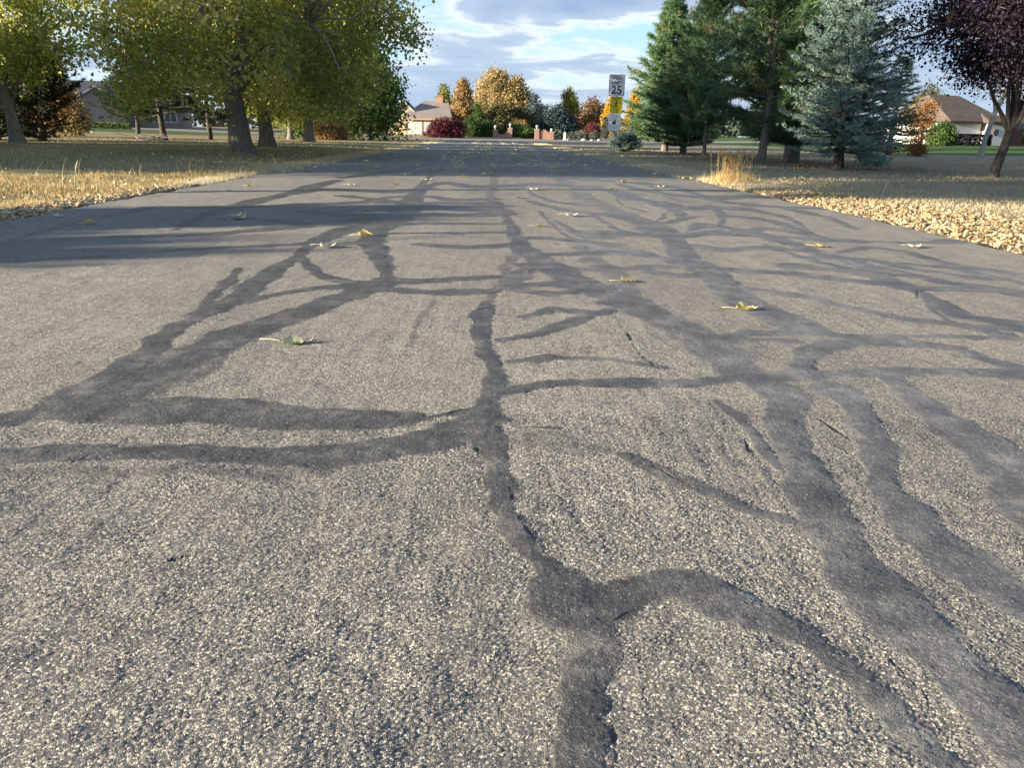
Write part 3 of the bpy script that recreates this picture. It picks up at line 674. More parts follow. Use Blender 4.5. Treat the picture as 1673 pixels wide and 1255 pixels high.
bm = bmesh.new(); bmesh.ops.create_icosphere(bm, subdivisions=2, radius=1)
ICO_V = np.array([v.co[:] for v in bm.verts]); ICO_T = np.array([[v.index for v in f.verts] for f in bm.faces]); bm.free()
bm = bmesh.new(); bmesh.ops.create_icosphere(bm, subdivisions=1, radius=1.12)
CHIP_V = np.array([v.co[:] for v in bm.verts]); CHIP_T = np.array([[v.index for v in f.verts] for f in bm.faces]); bm.free()
def stones(name, X, Y, size, tone, mat):
    n = len(X); k = len(CHIP_V)
    sc3 = size[:, None] * np.stack([rng.uniform(.8, 1.35, n), rng.uniform(.65, 1.0, n), rng.uniform(.4, .7, n)], 1)
    V = CHIP_V[None] * (1 + rng.normal(0, .16, (n, k, 1))) * sc3[:, None]
    a = rng.uniform(0, 2 * np.pi, n); ca, sa = np.cos(a)[:, None], np.sin(a)[:, None]
    x = V[..., 0] * ca - V[..., 1] * sa; y = V[..., 0] * sa + V[..., 1] * ca
    tl = rng.normal(0, .35, (n, 1)); z = V[..., 2] * np.cos(tl) + x * np.sin(tl)
    P = np.stack([x + X[:, None], y + Y[:, None], z + (terrain(X, Y) + size * .3 + rng.uniform(0, .03, n))[:, None]], -1)
    ac = Acc(); ac.add(P.reshape(-1, 3), None, (CHIP_T[None] + np.arange(n)[:, None, None] * k).reshape(-1, 3), np.repeat(tone, k))
    return tag(ac.obj(name, mat, None, False), kind='stuff')
m = N('river_gravel_stone')
c = m.mix(.35, m.ramp(m.attr('tone'), [(0, (.13, .10, .08)), (.3, (.27, .20, .125)), (.6, (.38, .28, .155)), (.85, (.46, .37, .24)), (1, (.52, .47, .40))]), m.ramp(m.noise(m.pos(), 45, 4), [(.3, (.20, .155, .10)), (.7, (.42, .34, .22))]))
m.bsdf(c, .75, m.noise(m.pos(), 120, 3), .25, .004)
GRAVEL_M = m.m
def gout(y): return np.interp(y, [3, 5, 8.03, 10.62, 12.2, 13.2], [6.2, 5.7, 5.25, 4.75, 4.4, 4.05])
n = 12000; Y = rng.uniform(3.2, 13.0, n); X = ROAD_R + .0 + rng.random(n) ** 1.1 * (gout(Y) - ROAD_R + .12) + rng.normal(0, .07, n)
stones('roadside_gravel', X, Y, np.clip(rng.lognormal(-4.55, .48, n), .005, .032), rng.random(n), GRAVEL_M)
n = 1700; Y = 4.2 + rng.random(n) ** .8 * 6.6; X = ROAD_L - .01 - rng.random(n) ** 1.4 * np.interp(Y, [4, 5.5, 7.0, 8, 11], [1.6, 1.15, .7, .45, .3])
stones('verge_gravel', X, Y, np.clip(rng.lognormal(-4.2, .4, n), .006, .04), np.clip(rng.random(n) * .6 + .4, 0, 1), GRAVEL_M)

litter_m = foliage('dead_leaf_litter', [(0, (.14, .085, .04)), (.35, (.36, .25, .10)), (.7, (.52, .42, .22)), (1, (.62, .57, .44))], .35, .7)
a = Acc()
n = 2600; Y = rng.uniform(3.4, 13.0, n); X = ROAD_R + rng.random(n) ** 1.3 * (gout(Y) - ROAD_R)
P = np.stack([X, Y, terrain(X, Y) + rng.uniform(.03, .06, n)], 1); leaves(a, P, rng.uniform(.014, .036, n), rng.uniform(.05, .9, n), .7)
n = 160; Y = 6 + rng.random(n) * 5; X = ROAD_L - .1 - rng.random(n) ** 1.5 * 1.5
leaves(a, np.stack([X, Y, terrain(X, Y) + rng.uniform(.03, .09, n)], 1), rng.uniform(.03, .07, n), rng.uniform(.3, 1, n), .7)
n = 4200; Y = 14 * (86 / 14) ** rng.random(n); sgn = np.where(rng.random(n) < .55, -1, 1); X = sgn * (3.4 + rng.exponential(1.3, n))
on = np.abs(X) < 3.75
leaves(a, np.stack([X, Y, np.where(on, .012, terrain(X, Y) + .035)], 1), rng.uniform(.03, .07, n), rng.uniform(.6, 1, n), .7)
n = 600; Y = 10 + rng.random(n) ** .8 * 26; X = -4.5 - rng.random(n) * 13
leaves(a, np.stack([X, Y, terrain(X, Y) + .04], 1), rng.uniform(.025, .055, n), rng.uniform(.4, 1, n), .7)
n = 260; Y = 13 + rng.random(n) * 22; X = 4.6 + rng.random(n) * 9
leaves(a, np.stack([X, Y, terrain(X, Y) + .03], 1), rng.uniform(.03, .05, n), rng.uniform(0, .6, n), .7)
for x0, x1, cnt in ((-1.0, -.5, 1100), (-.1, .3, 500), (.9, 1.6, 1000), (1.9, 2.7, 500)):
    n = cnt; Y = 16 * (88 / 16) ** rng.random(n); X = x0 + (x1 - x0) * vnoise(Y * .35, Y * 0 + x0 * 7, 41) + rng.normal(0, .12, n)
    leaves(a, np.stack([X, Y, 0 * Y + .012], 1), rng.uniform(.015, .04, n) * (1 + Y / 60), rng.uniform(.8, 1, n), .7)
tag(a.obj('leaf_litter', litter_m), kind='stuff')

# ------------------------------------------------------------------ trees
bark_grey = bark('grey_furrowed_bark', (.085, .078, .072), (.27, .25, .225), 7)
bark_dark = bark('dark_bark', (.035, .030, .026), (.12, .105, .09), 7)
bark_pine = bark('pine_bark', (.075, .066, .058), (.235, .21, .185), 9)
bark_pale = bark('pale_bark', (.22, .20, .18), (.46, .43, .39), 6)

cotton_m = foliage('cottonwood_leaf', [(0, (0.1928, 0.2463, 0.0647)), (0.35, (0.3401, 0.3929, 0.0969)), (0.6, (0.4875, 0.4926, 0.1293)), (0.8, (0.6236, 0.563, 0.1616)), (1, (0.7482, 0.6569, 0.2585))], .55)
darkleaf_m = foliage('dark_green_leaf', [(0, (0.048, 0.09, 0.0264)), (0.5, (0.102, 0.168, 0.0432)), (1, (0.204, 0.264, 0.072))], .4)
plum_m = foliage('purple_plum_leaf', [(0, (0.0122, 0.008, 0.0171)), (0.5, (0.0233, 0.0139, 0.0291)), (0.85, (0.0337, 0.0199, 0.0376)), (1, (0.0459, 0.0265, 0.0428))], .2)
pine_m = foliage('pine_needle', [(0, (0.0618, 0.1194, 0.066)), (0.5, (0.122, 0.2194, 0.1066)), (0.85, (0.1951, 0.2896, 0.1359)), (1, (0.2928, 0.2985, 0.165))], .3)
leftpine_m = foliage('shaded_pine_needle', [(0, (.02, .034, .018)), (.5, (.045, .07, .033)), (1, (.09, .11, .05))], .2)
spruce_m = foliage('blue_spruce_needle', [(0, (0.1259, 0.1909, 0.1691)), (0.5, (0.2329, 0.3465, 0.3179)), (1, (0.3903, 0.5303, 0.4802))], .25)
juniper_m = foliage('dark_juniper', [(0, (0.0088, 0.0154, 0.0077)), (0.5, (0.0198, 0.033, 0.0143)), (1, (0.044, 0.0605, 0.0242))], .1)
olive_m = foliage('olive_spruce_needle', [(0, (0.108, 0.132, 0.06)), (0.5, (0.24, 0.252, 0.12)), (1, (0.432, 0.408, 0.204))], .25)
gold_m = foliage('golden_leaf', [(0, (0.196, 0.1442, 0.0633)), (0.5, (0.3528, 0.2678, 0.115)), (1, (0.49, 0.3914, 0.1955))], .3)
orange_m = foliage('orange_leaf', [(0, (0.176, 0.105, 0.0455)), (0.5, (0.3168, 0.21, 0.0845)), (1, (0.4224, 0.315, 0.143))], .3)
rust_m = foliage('rust_orange_leaf', [(0, (0.16, 0.0712, 0.026)), (0.5, (0.32, 0.1615, 0.052)), (1, (0.416, 0.266, 0.104))], .35)
yellow_m = foliage('yellow_leaf', [(0, (.32, .20, .02)), (.5, (.55, .36, .03)), (1, (.65, .48, .09))], .35)
yelgreen_m = foliage('yellow_green_leaf', [(0, (0.117, 0.13, 0.026)), (0.5, (0.286, 0.273, 0.0455)), (1, (0.468, 0.416, 0.078))], .25)
teal_m = foliage('teal_spruce_needle', [(0, (.028, .052, .056)), (.5, (.06, .10, .105)), (1, (.11, .155, .155))], .2)
red_m = foliage('burgundy_leaf', [(0, (0.0506, 0.013, 0.0181)), (0.5, (0.1011, 0.0217, 0.0289)), (1, (0.1734, 0.0433, 0.047))], .25)
grey_m = foliage('grey_green_leaf', [(0, (.08, .09, .075)), (.5, (.15, .16, .13)), (1, (.24, .25, .20))], .2)
olive_leaf_m = foliage('dull_olive_leaf', [(0, (.05, .055, .02)), (.5, (.11, .11, .045)), (1, (.20, .18, .08))], .3)
brown_m = foliage('brown_leaf', [(0, (.10, .06, .03)), (.5, (.20, .12, .06)), (1, (.34, .22, .10))], .3)

def curve_pts(p0, p1, sag=0.0, wob=0.0, n=6, r=rng):
    t = np.linspace(0, 1, n)[:, None]; p0 = np.asarray(p0, float); p1 = np.asarray(p1, float)
    P = p0 + (p1 - p0) * t; P[:, 2] += (sag * 4 * t * (1 - t))[:, 0]
    if wob: P[1:-1] += r.normal(0, wob, (n - 2, 3))
    return P

def broadleaf(root, trunk, r0, limbs, crown, n_clump, n_leaf, leaf, clump_r, leaf_m, bark_m, tone=(.45, .22), twigs=.5, seed=1, droop=.25, twig_m=None, tonefn=None):
    """trunk: path; limbs: list of (start index on trunk, end point, radius); crown: function(n, r) -> clump centres"""
    r = np.random.default_rng(seed)
    a = Acc(); tp = np.asarray(trunk, float)
    rad = r0 * np.interp(np.linspace(0, 1, len(tp)), [0, .12, .35, 1], [1.35, 1.05, .92, .75])
    tube(a, tp, rad, 12)
    if r0 > .15:                                   # root flare and furrows as real relief
        V = a.v[0]; z = V[:, 2]; ang = np.arctan2(V[:, 1] - tp[0, 1], V[:, 0] - tp[0, 0])
        V[:, :2] += (V[:, :2] - tp[0, :2]) * (.28 * np.exp(-np.maximum(z, 0) / .35) * (.6 + .5 * np.cos(ang * 5 + seed)))[:, None]
    ends = []
    for i, e, lr in limbs:
        p = curve_pts(tp[i], e, .15 * np.linalg.norm(np.asarray(e) - tp[i]) * .3, .10 * lr / .1, 8, r)
        tube(a, p, np.linspace(lr, lr * .25, 8), 8); ends.append(p[2:])
    L = np.concatenate(ends)
    cc = crown(n_clump, r)
    cz = cc[r.random(len(cc)) < twigs]
    ta = Acc()
    for c in cz:
        s = L[np.argmin(((L - c) ** 2).sum(1) + r.random(len(L)) * .8)]
        d = np.linalg.norm(c - s)
        if d > 4.5: continue
        tube(ta if twig_m else a, curve_pts(s, c, -.04 * d, .05 * d, 5, r), np.linspace(.014 + .012 * d, .008, 5), 4)
    new_obj('trunk', a.mesh('trunk', bark_m, True), root)
    if twig_m and ta.n: new_obj('twigs', ta.mesh('twigs', twig_m, True), root)
    f = Acc()
    k = np.repeat(np.arange(len(cc)), n_leaf); g = r.normal(size=(len(k), 3)) * clump_r * [1, 1, .8]
    P = cc[k] + g; P[:, 2] -= np.abs(r.normal(size=len(k))) * droop * clump_r
    ct = r.normal(tone[0], tone[1], len(cc)); t = np.clip(ct[k] + r.normal(0, .12, len(k)), 0, 1)
    if tonefn is not None: t = np.clip(t + tonefn(P), 0, 1)
    leaves(f, P, r.uniform(.55, 1.4, len(k)) * leaf, t, .8, .5, r)
    new_obj('crown', f.mesh('crown', leaf_m), root)

def volume(prof, cx=0.0, cy=0.0, seed=0, inner=.35, zb=None, zp=1.0):
    """clump centres inside a body of revolution with radius prof(z), lumpy in plan"""
    zs = np.array([p[0] for p in prof]); rs = np.array([p[1] for p in prof])
    def f(n, r):
        out = []
        while sum(map(len, out)) < n:
            z = zs[0] + (zs[-1] - zs[0]) * r.random(n * 3) ** zp; R = np.interp(z, zs, rs)
            keep = r.random(n * 3) < R / rs.max(); z, R = z[keep], R[keep]
            th = r.uniform(0, 2 * np.pi, len(z)); lump = .82 + .18 * np.sin(3 * th + seed) * np.sin(z * 1.7 + seed * 2) + .14 * np.sin(5 * th + z * 2.3 + seed)
            rr = R * lump * (inner + (1 - inner) * r.random(len(z)) ** .6)
            out.append(np.stack([cx + rr * np.cos(th), cy + rr * np.sin(th), z], 1))
        return np.concatenate(out)[:n]
    return f

def conifer(root, H, R, zb, seed, leaf_m, bark_m, r0, spacing=.3, nb=7, elev=.2, droop=.0, tuft=.14, blade=.016, k=9, pw=.8, spread=.55, lean=(0, 0), dens=1.0, tone=(.45, .2), bare=0.3, fork=None, gap=None):
    r = np.random.default_rng(seed); a = Acc()
    zz = np.linspace(-.15, H, 14); tp = np.stack([lean[0] * zz / H + .04 * np.sin(zz * 1.3 + seed), lean[1] * zz / H + .04 * np.cos(zz * 1.1 + seed), zz], 1)
    tube(a, tp, r0 * np.interp(zz / H, [0, .06, .5, 1], [1.35, 1.0, .55, .06]), 10)
    if fork: tube(a, curve_pts([0, 0, fork], [-.42, .1, H * .86], 0, .04, 8, r) , np.linspace(r0 * .75, .02, 8), 8)
    Pn, Dn, Tn, Ln = [], [], [], []
    z = zb
    while z < H * .985:
        t = (z - zb) / (H - zb)
        env = R * ((1 - t) ** pw) * min(1, .62 + t * 3.2)
        for b in range(nb):
            L = env * r.uniform(.62, 1.18) + .12
            az = r.uniform(0, 2 * np.pi)
            if gap and z < gap[2] and abs((az - gap[0] + np.pi) % (2 * np.pi) - np.pi) < gap[1]: az += gap[1] * 2
            e = elev * (.4 + 1.3 * t) + r.normal(0, .10)
            o = np.array([np.interp(z, zz, tp[:, 0]), np.interp(z, zz, tp[:, 1]), z])
            d = np.array([np.cos(az) * np.cos(e), np.sin(az) * np.cos(e), np.sin(e)])
            s = np.linspace(0, 1, 6)[:, None]
            bp = o + d * L * s; bp[:, 2] += (-droop * L * (s - s ** 2.2) * 1.6 + .10 * L * s ** 2)[:, 0]
            tube(a, bp, np.linspace(min(.045, .02 + .012 * L) * (r0 / .12) ** .5, .005, 6), 4, cap=False)
            bt = r.normal(tone[0], tone[1])
            ntw = max(3, int(L * 7.5 * dens))
            for q in r.uniform(bare, 1.0, ntw):
                c = o + d * L * q; c[2] += -droop * L * (q - q ** 2.2) * 1.6 + .10 * L * q * q
                side = np.cross(d, [0, 0, 1]) * r.choice([-1, 1]); tw = d * r.uniform(.4, .9) + side * r.uniform(.3, 1.0) + np.array([0, 0, r.normal(.05, .18)])
                tw /= np.linalg.norm(tw); tl = (.12 + .42 * L * (1 - q * .72) * .5) * r.uniform(.5, 1.1)
                m = max(2, int(tl / (tuft * .8)))
                u = np.linspace(.2, 1, m)[:, None]
                Pn.append(c + tw * tl * u); Dn.append(np.repeat(tw[None], m, 0)); Tn.append(np.full(m, bt) + r.normal(0, .10, m)); Ln.append(np.full(m, tuft))
        z += spacing * r.uniform(.75, 1.2) * (1 - .35 * t)
    P = np.concatenate(Pn); D = np.concatenate(Dn); T = np.clip(np.concatenate(Tn), 0, 1)
    f = Acc(); needles(f, P, D, np.concatenate(Ln), blade, k, spread, T, r)
    new_obj('trunk', a.mesh('trunk', bark_m, True), root); new_obj('crown', f.mesh('crown', leaf_m), root)

LG = 'cottonwoods on the left lawn'
# the big cottonwood whose leaning trunk stands nearest the road
t = thing('cottonwood_tree', 'big olive cottonwood with a thick flared grey trunk nearest the road on the left lawn', 'tree', (-7.04, 23.3, tz(-7.04, 23.3)), 0, LG)
prof = [(1.3, 3.6), (2.0, 4.3), (2.8, 4.7), (3.8, 5.0), (5.5, 5.3), (8, 5.0), (10.5, 3.6), (12.5, 1.2)]
def c1(n, r):
    A = volume(prof, .55, 0, 1, .3)(int(n * .40), r)
    B = volume([p for p in prof if p[0] < 5.6], .55, 0, 1, .35)(n - len(A), r)
    Q = np.concatenate([A, B]); rr = np.hypot(Q[:, 0] - .0, Q[:, 1])
    return Q[(Q[:, 2] > 1.3 + 1.5 * np.clip(1 - (rr - .9) / 1.8, 0, 1))]
tf = lambda P: .10 * np.sin(P[:, 0] * .9 + 1) + .10 * np.sin(P[:, 2] * 1.9) - .06 * np.clip(P[:, 0] - 1, 0, 3)
broadleaf(t, [(0.05, 0, -.2), (0, 0, .3), (-.03, 0, .9), (-.10, 0, 1.5), (-.16, 0, 2.0), (-.18, 0, 2.3)], .31,
          [(3, (-1.9, .5, 6.4), .21), (5, (-.1, 0, 9), .2), (3, (1.7, -.5, 7.2), .2), (3, (3.6, .4, 4.6), .13), (4, (-3.6, -.5, 4.3), .11), (5, (.6, 2.8, 6), .13), (5, (.2, -2.6, 5.4), .12), (4, (2.4, -1.5, 3.3), .07), (4, (-2.8, -1.2, 3.0), .06)],
          c1, 640, 105, .098, .27, cotton_m, bark_grey, (.47, .24), .75, 11, .6, bark_pale, tf)
big = t
t = thing('cottonwood_tree', 'second cottonwood trunk right behind the big flared one on the left', 'tree', (-8.23, 30.5, tz(-8.23, 30.5)), 0, LG)
prof2 = [(1.5, 2.0), (2.4, 3.7), (3.8, 4.6), (6, 5.0), (9, 4.4), (12, 1.5)]
def c2(n, r):
    A = volume(prof2, .6, 0, 2, .3)(int(n * .45), r); B = volume([p for p in prof2 if p[0] < 6.1], .6, 0, 2, .35)(n - len(A), r)
    return np.concatenate([A, B])
broadleaf(t, [(0, 0, -.2), (0, 0, .4), (-.04, 0, 1.2), (-.08, 0, 2.2), (-.1, 0, 3)], .26,
          [(3, (-2.0, .6, 6.2), .13), (4, (0, 0, 9), .17), (4, (1.8, -.6, 7.5), .14), (3, (3.2, .4, 4.6), .09), (3, (-3.0, -.5, 4.3), .09), (4, (.6, 2.8, 6), .1)],
          c2, 320, 100, .115, .32, cotton_m, bark_grey, (.44, .22), .55, 12, .5, bark_pale)
second = t
dup(second, (-10.33, 47.3, tz(-10.33, 47.3)), 2.1, (1.12, 1.12, 1.0), 'dark thick-trunked cottonwood standing behind the second one, towards the far cross road', LG)
dup(second, (-15.44, 64.2, tz(-15.44, 64.2)), 4.0, (.9, .9, .85), 'small far cottonwood whose thin trunk shows between the two thick ones', LG)
# tree at the left edge
t = thing('cottonwood_tree', 'cottonwood with a bare pale trunk in front of the dark evergreens on the far left', 'tree', (-17.12, 29.9, tz(-17.12, 29.9)), 0, LG)
prof3 = [(2.3, 1.5), (3.2, 2.9), (4.5, 3.8), (7, 4.2), (9.5, 3.4), (12, 1.0)]
def c3(n, r):
    A = volume(prof3, -.3, 0, 3, .3)(int(n * .45), r); B = volume([p for p in prof3 if p[0] < 7.1], -.3, 0, 3, .35)(n - len(A), r)
    return np.concatenate([A, B])
broadleaf(t, [(.1, 0, -.2), (.05, 0, .4), (-.05, 0, 1.2), (-.2, 0, 2.2), (-.3, 0, 3.2)], .21,
          [(3, (-1.8, .6, 6.2), .1), (4, (-.3, 0, 9), .14), (4, (1.4, -.6, 7.0), .11), (3, (2.6, .4, 4.4), .07), (3, (-2.6, -.5, 4.3), .07), (2, (1.9, -.8, 3.4), .05)],
          c3, 290, 92, .112, .30, cotton_m, bark_grey, (.5, .24), .6, 13, .5, bark_pale)

# dark bushy tree at the right foot of the cottonwoods
t = thing('bushy_tree', 'dark green bushy tree leafy to the ground beside the cross road, under the cottonwood branches', 'tree', (-10.4, 72, tz(-10.4, 72)))
broadleaf(t, [(0, 0, -.2), (0, 0, 1), (0, 0, 2.5)], .2, [(2, (1, 0, 5), .08), (2, (-1, .4, 5), .08), (1, (1.5, -.4, 3), .05)],
          volume([(.3, 2.6), (1.4, 3.3), (3.5, 3.4), (5.5, 2.6), (8, .6)], 0, 0, 5, .55), 260, 45, .24, .5, darkleaf_m, bark_dark, (.4, .22), .1, 15)
dup(t, (-15.8, 77, tz(-15.8, 77)), 1.0, (1.1, 1.1, .95), 'dark bushy tree showing in the gap between the cottonwood trunks')

# conifers on the left lawn
CG = 'dark pines on the left lawn'
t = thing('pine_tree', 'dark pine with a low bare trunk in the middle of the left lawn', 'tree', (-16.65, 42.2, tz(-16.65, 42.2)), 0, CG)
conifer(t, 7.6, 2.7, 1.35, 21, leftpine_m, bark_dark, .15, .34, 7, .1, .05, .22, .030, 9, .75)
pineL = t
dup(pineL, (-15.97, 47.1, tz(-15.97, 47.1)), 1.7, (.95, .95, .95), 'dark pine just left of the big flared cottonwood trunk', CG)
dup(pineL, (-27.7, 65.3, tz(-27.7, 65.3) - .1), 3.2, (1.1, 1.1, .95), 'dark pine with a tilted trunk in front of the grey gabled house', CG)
JG = 'dark evergreens on the far left'
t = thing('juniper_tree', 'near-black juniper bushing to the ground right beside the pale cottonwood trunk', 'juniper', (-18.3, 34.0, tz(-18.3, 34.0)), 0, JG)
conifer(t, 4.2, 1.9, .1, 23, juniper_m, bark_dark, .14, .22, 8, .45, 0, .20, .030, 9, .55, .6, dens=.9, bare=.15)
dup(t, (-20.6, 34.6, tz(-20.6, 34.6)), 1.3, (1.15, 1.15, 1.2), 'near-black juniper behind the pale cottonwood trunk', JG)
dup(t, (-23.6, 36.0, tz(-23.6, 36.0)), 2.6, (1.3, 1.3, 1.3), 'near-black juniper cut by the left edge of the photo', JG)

# ------------------------------------------------------------------ conifers on the right
PG = 'green pines beside the speed limit sign'
t = thing('pine_tree', 'dark green pine with a forked pale trunk in front of the row on the right', 'tree', (8.56, 24.6, tz(8.56, 24.6)), .4, PG)
conifer(t, 8.6, 2.15, .95, 31, pine_m, bark_grey, .125, .27, 8, .3, .0, .24, .022, 12, .5, .6, fork=1.9, dens=1.5, bare=.2, gap=(R_(-132), R_(15), 3.9))
front = t
t = thing('pine_tree', 'dense conical green pine right beside the speed limit sign', 'tree', (9.56, 42.97, tz(9.56, 42.97)), 0, PG)
conifer(t, 7.7, 2.7, .5, 32, pine_m, bark_pine, .17, .25, 9, .38, .0, .26, .030, 11, .92, .6, tone=(.5, .2), dens=1.35, bare=.2)
dense = t
dup(dense, (9.2, 37.2, tz(9.2, 37.2)), 2.2, (.85, .85, .7), 'shorter pine filling the row behind the conical one by the sign', PG)
dup(front, (9.1, 33.4, tz(9.1, 33.4)), 3.9, (.62, .62, 1.0), 'slim-topped pine between the conical pine and the forked pine', PG)
dup(dense, (10.42, 26.97, tz(10.42, 26.97)), 5.1, (1.0, 1.0, 1.15), 'tall dense pine between the forked pine and the blue spruce', PG)
dup(front, (11.8, 31.0, tz(11.8, 31.0)), 1.2, (1.05, 1.05, 1.1), 'pine in the second row, seen above and behind the forked pine', PG)
dup(dense, (16.2, 42.5, tz(16.2, 42.5)), .7, (.95, .95, 1.1), 'far pine in the second row behind the slim-topped pine', PG)
t = thing('blue_spruce', 'pale silvery blue spruce with a low side branch on the right lawn', 'spruce', (9.87, 22.14, tz(9.87, 22.14)))
conifer(t, 8.0, 1.78, .55, 41, spruce_m, bark_dark, .125, .17, 9, .12, .16, .095, .018, 12, 1.0, .8, dens=1.7, tone=(.5, .22), bare=.12)
a = Acc(); b = Acc(); r = np.random.default_rng(44)
for e in ((1.0, -.35, .22), (.75, -.7, .18), (1.15, .1, .25), (-.7, -.55, .42)):
    p = curve_pts([0, 0, .48], e, .06, .02, 6, r); tube(b, p, np.linspace(.03, .008, 6), 5)
    n = 150 if e[0] > 0 else 40; k = r.uniform(.55, 1.05, n)[:, None]; Q = np.array([0, 0, .48]) + (np.array(e) - [0, 0, .48]) * k + r.normal(0, .10, (n, 3)) * [1, 1, .6]
    needles(a, Q, np.tile(np.array(e) * [1, 1, 0], (n, 1)) + r.normal(0, .4, (n, 3)), np.full(n, .11), .016, 14, .7, np.clip(r.normal(.5, .2, n), 0, 1), r)
o = b.obj('low_branch', bark_pine, t, True); a.obj('needles', spruce_m, o)
t = thing('spruce_tree', 'olive sunlit spruce behind the blue spruce', 'spruce', (22.4, 44.0, tz(22.4, 44.0)))
conifer(t, 5.4, 2.1, .2, 42, olive_m, bark_pine, .14, .24, 8, .1, .12, .14, .026, 9, .9, .7, tone=(.5, .22))
t = thing('juniper_shrub', 'low blue-green juniper at the foot of the conical pine by the sign', 'shrub', (6.95, 40.2, tz(6.95, 40.2)))
conifer(t, .62, .75, .03, 43, spruce_m, bark_dark, .04, .06, 10, .5, 0, .10, .022, 12, .5, .8, bare=.05, dens=3, tone=(.25, .15))

# purple plum
t = thing('plum_tree', 'dark purple-leaved tree with a forked leaning trunk on the right', 'tree', (11.53, 17.75, tz(11.53, 17.75)))
prof = [(2.15, 1.5), (2.6, 2.5), (3.4, 3.0), (4.6, 2.8), (6.2, 1.5)]
broadleaf(t, [(0, 0, -.15), (.02, 0, .2), (.10, 0, .6), (.16, 0, .95), (.2, 0, 1.15)], .105,
          [(3, (.05, -.1, 4.4), .075), (4, (1.3, .3, 4.2), .08), (4, (.75, 0, 3.4), .06), (3, (-1.5, .2, 3.2), .05), (4, (2.2, -.6, 3.1), .05), (4, (.5, 1.6, 3.5), .05), (3, (.2, -1.6, 3.3), .045), (3, (-.6, -.4, 3.9), .05), (4, (1.2, -1.0, 3.9), .05)],
          volume(prof, .35, 0, 7, .25), 780, 84, .060, .23, plum_m, bark_dark, (.45, .24), .75, 17, .5)
# slim pale tree behind
t = thing('birch_tree', 'slim pale-trunked tree standing on the green lawn behind the purple tree', 'tree', (25.98, 41.4, tz(25.98, 41.4)))
broadleaf(t, [(0, 0, -.2), (.05, 0, .8), (.3, 0, 2.2), (.75, 0, 3.4), (.95, 0, 4.6)], .13,
          [(2, (-.7, .2, 5), .05), (4, (1.0, 0, 7.5), .08), (3, (2.0, .3, 5.6), .05), (4, (.2, -.4, 6.6), .05)],
          volume([(3.2, .8), (4.4, 2.0), (6.2, 2.2), (8, 1.0)], .8, 0, 8, .3), 90, 38, .11, .35, brown_m, bark_pale, (.55, .25), .7, 18)

# ------------------------------------------------------------------ planting around the houses
def shrub(name, label, cat, x, y, prof, leaf_m, n=120, k=40, leaf=.2, cr=.3, seed=50, group=None, tone=(.5, .2), inner=.6, bark_m=None, zoff=0.0, sy=1.0):
    t = thing(name, label, cat, (x, y, tz(x, y) + zoff), 0, group)
    h = prof[-1][0]; rm = max(p[1] for p in prof)
    broadleaf(t, [(0, 0, -.2), (0, 0, .25 * h), (0, 0, .55 * h)], max(.03, .022 * h), [(1, (.5 * rm, 0, .6 * h), .015 * h), (1, (-.5 * rm, .1, .65 * h), .015 * h), (2, (.1, 0, .9 * h), .015 * h), (1, (0, -.5 * rm, .5 * h), .012 * h)],
              volume(prof, 0, 0, seed, inner), n, k, leaf, cr, leaf_m, bark_m or bark_dark, tone, .12, seed)
    return t
dome = lambda h, r: [(.05 * h, r * .8), (.3 * h, r), (.6 * h, r * .88), (.85 * h, r * .55), (h, r * .15)]
egg = lambda h, r, b=.08: [(b * h, r * .55), (.25 * h, r), (.5 * h, r * .9), (.75 * h, r * .55), (h, r * .06)]
shrub('round_tree', 'wide round golden tree rising behind the brick gate walls', 'tree', 1.3, 126, [(1.0, 2.6), (3, 4.2), (5, 4.4), (6.6, 3.4), (7.6, 2.9), (8.6, 2.0), (9.7, .7)], gold_m, 330, 54, .26, .46, 51, tone=(.6, .2))
shrub('round_tree', 'shorter tan-leaved tree joined to the right flank of the wide golden one', 'tree', 4.4, 124.5, [(1.2, 2.2), (3, 3.0), (5, 2.8), (7.4, 1.3), (8.2, .5)], gold_m, 240, 46, .30, .5, 52, tone=(.35, .2))
shrub('conical_tree', 'conical orange-brown tree between the house chimney and the golden tree', 'tree', -3.3, 115, egg(7.5, 1.75), orange_m, 220, 46, .24, .34, 53, tone=(.55, .2))
shrub('columnar_conifer', 'narrow dark green column between the orange cone and the golden tree', 'conifer', -1.1, 108, egg(5.1, .72, .02), darkleaf_m, 90, 40, .18, .2, 54, tone=(.3, .2))
shrub('olive_shrub', 'tall dull olive shrub in front of the golden tree', 'shrub', 1.6, 110, dome(4.0, 3.0), olive_leaf_m, 200, 44, .22, .38, 55)
shrub('olive_shrub', 'dull olive shrub behind the gap in the brick gate', 'shrub', 4.6, 111, dome(3.6, 2.2), olive_leaf_m, 140, 44, .22, .36, 56, tone=(.35, .2))
shrub('spruce_tree', 'dark teal spruce at the right edge of the golden tree', 'spruce', 7.0, 121, egg(6.0, 1.7, .02), teal_m, 170, 46, .2, .3, 57)
shrub('spruce_shrub', 'broad dark blue spruce mound behind the right-hand brick gate wall', 'spruce', 9.6, 111, [(.1, 2.7), (1.4, 2.8), (2.6, 2.2), (3.6, 1.2), (4.3, .2)], teal_m, 260, 46, .2, .32, 58, tone=(.45, .2))
shrub('pale_shrub', 'pale yellowish bush peeking over the left side of the blue spruce mound', 'shrub', 8.3, 118, dome(4.3, 1.5), grey_m, 110, 40, .22, .35, 59, tone=(.75, .2))
shrub('conifer_tree', 'yellow-green sunlit conifer above the blue spruce mound', 'conifer', 12.9, 127, egg(7.2, 2.1), yelgreen_m, 200, 46, .26, .38, 60, tone=(.6, .25))
shrub('brown_tree', 'rusty brown half-bare tree left of the speed limit sign', 'tree', 16.0, 122, dome(5.4, 2.6), brown_m, 190, 34, .24, .45, 61)
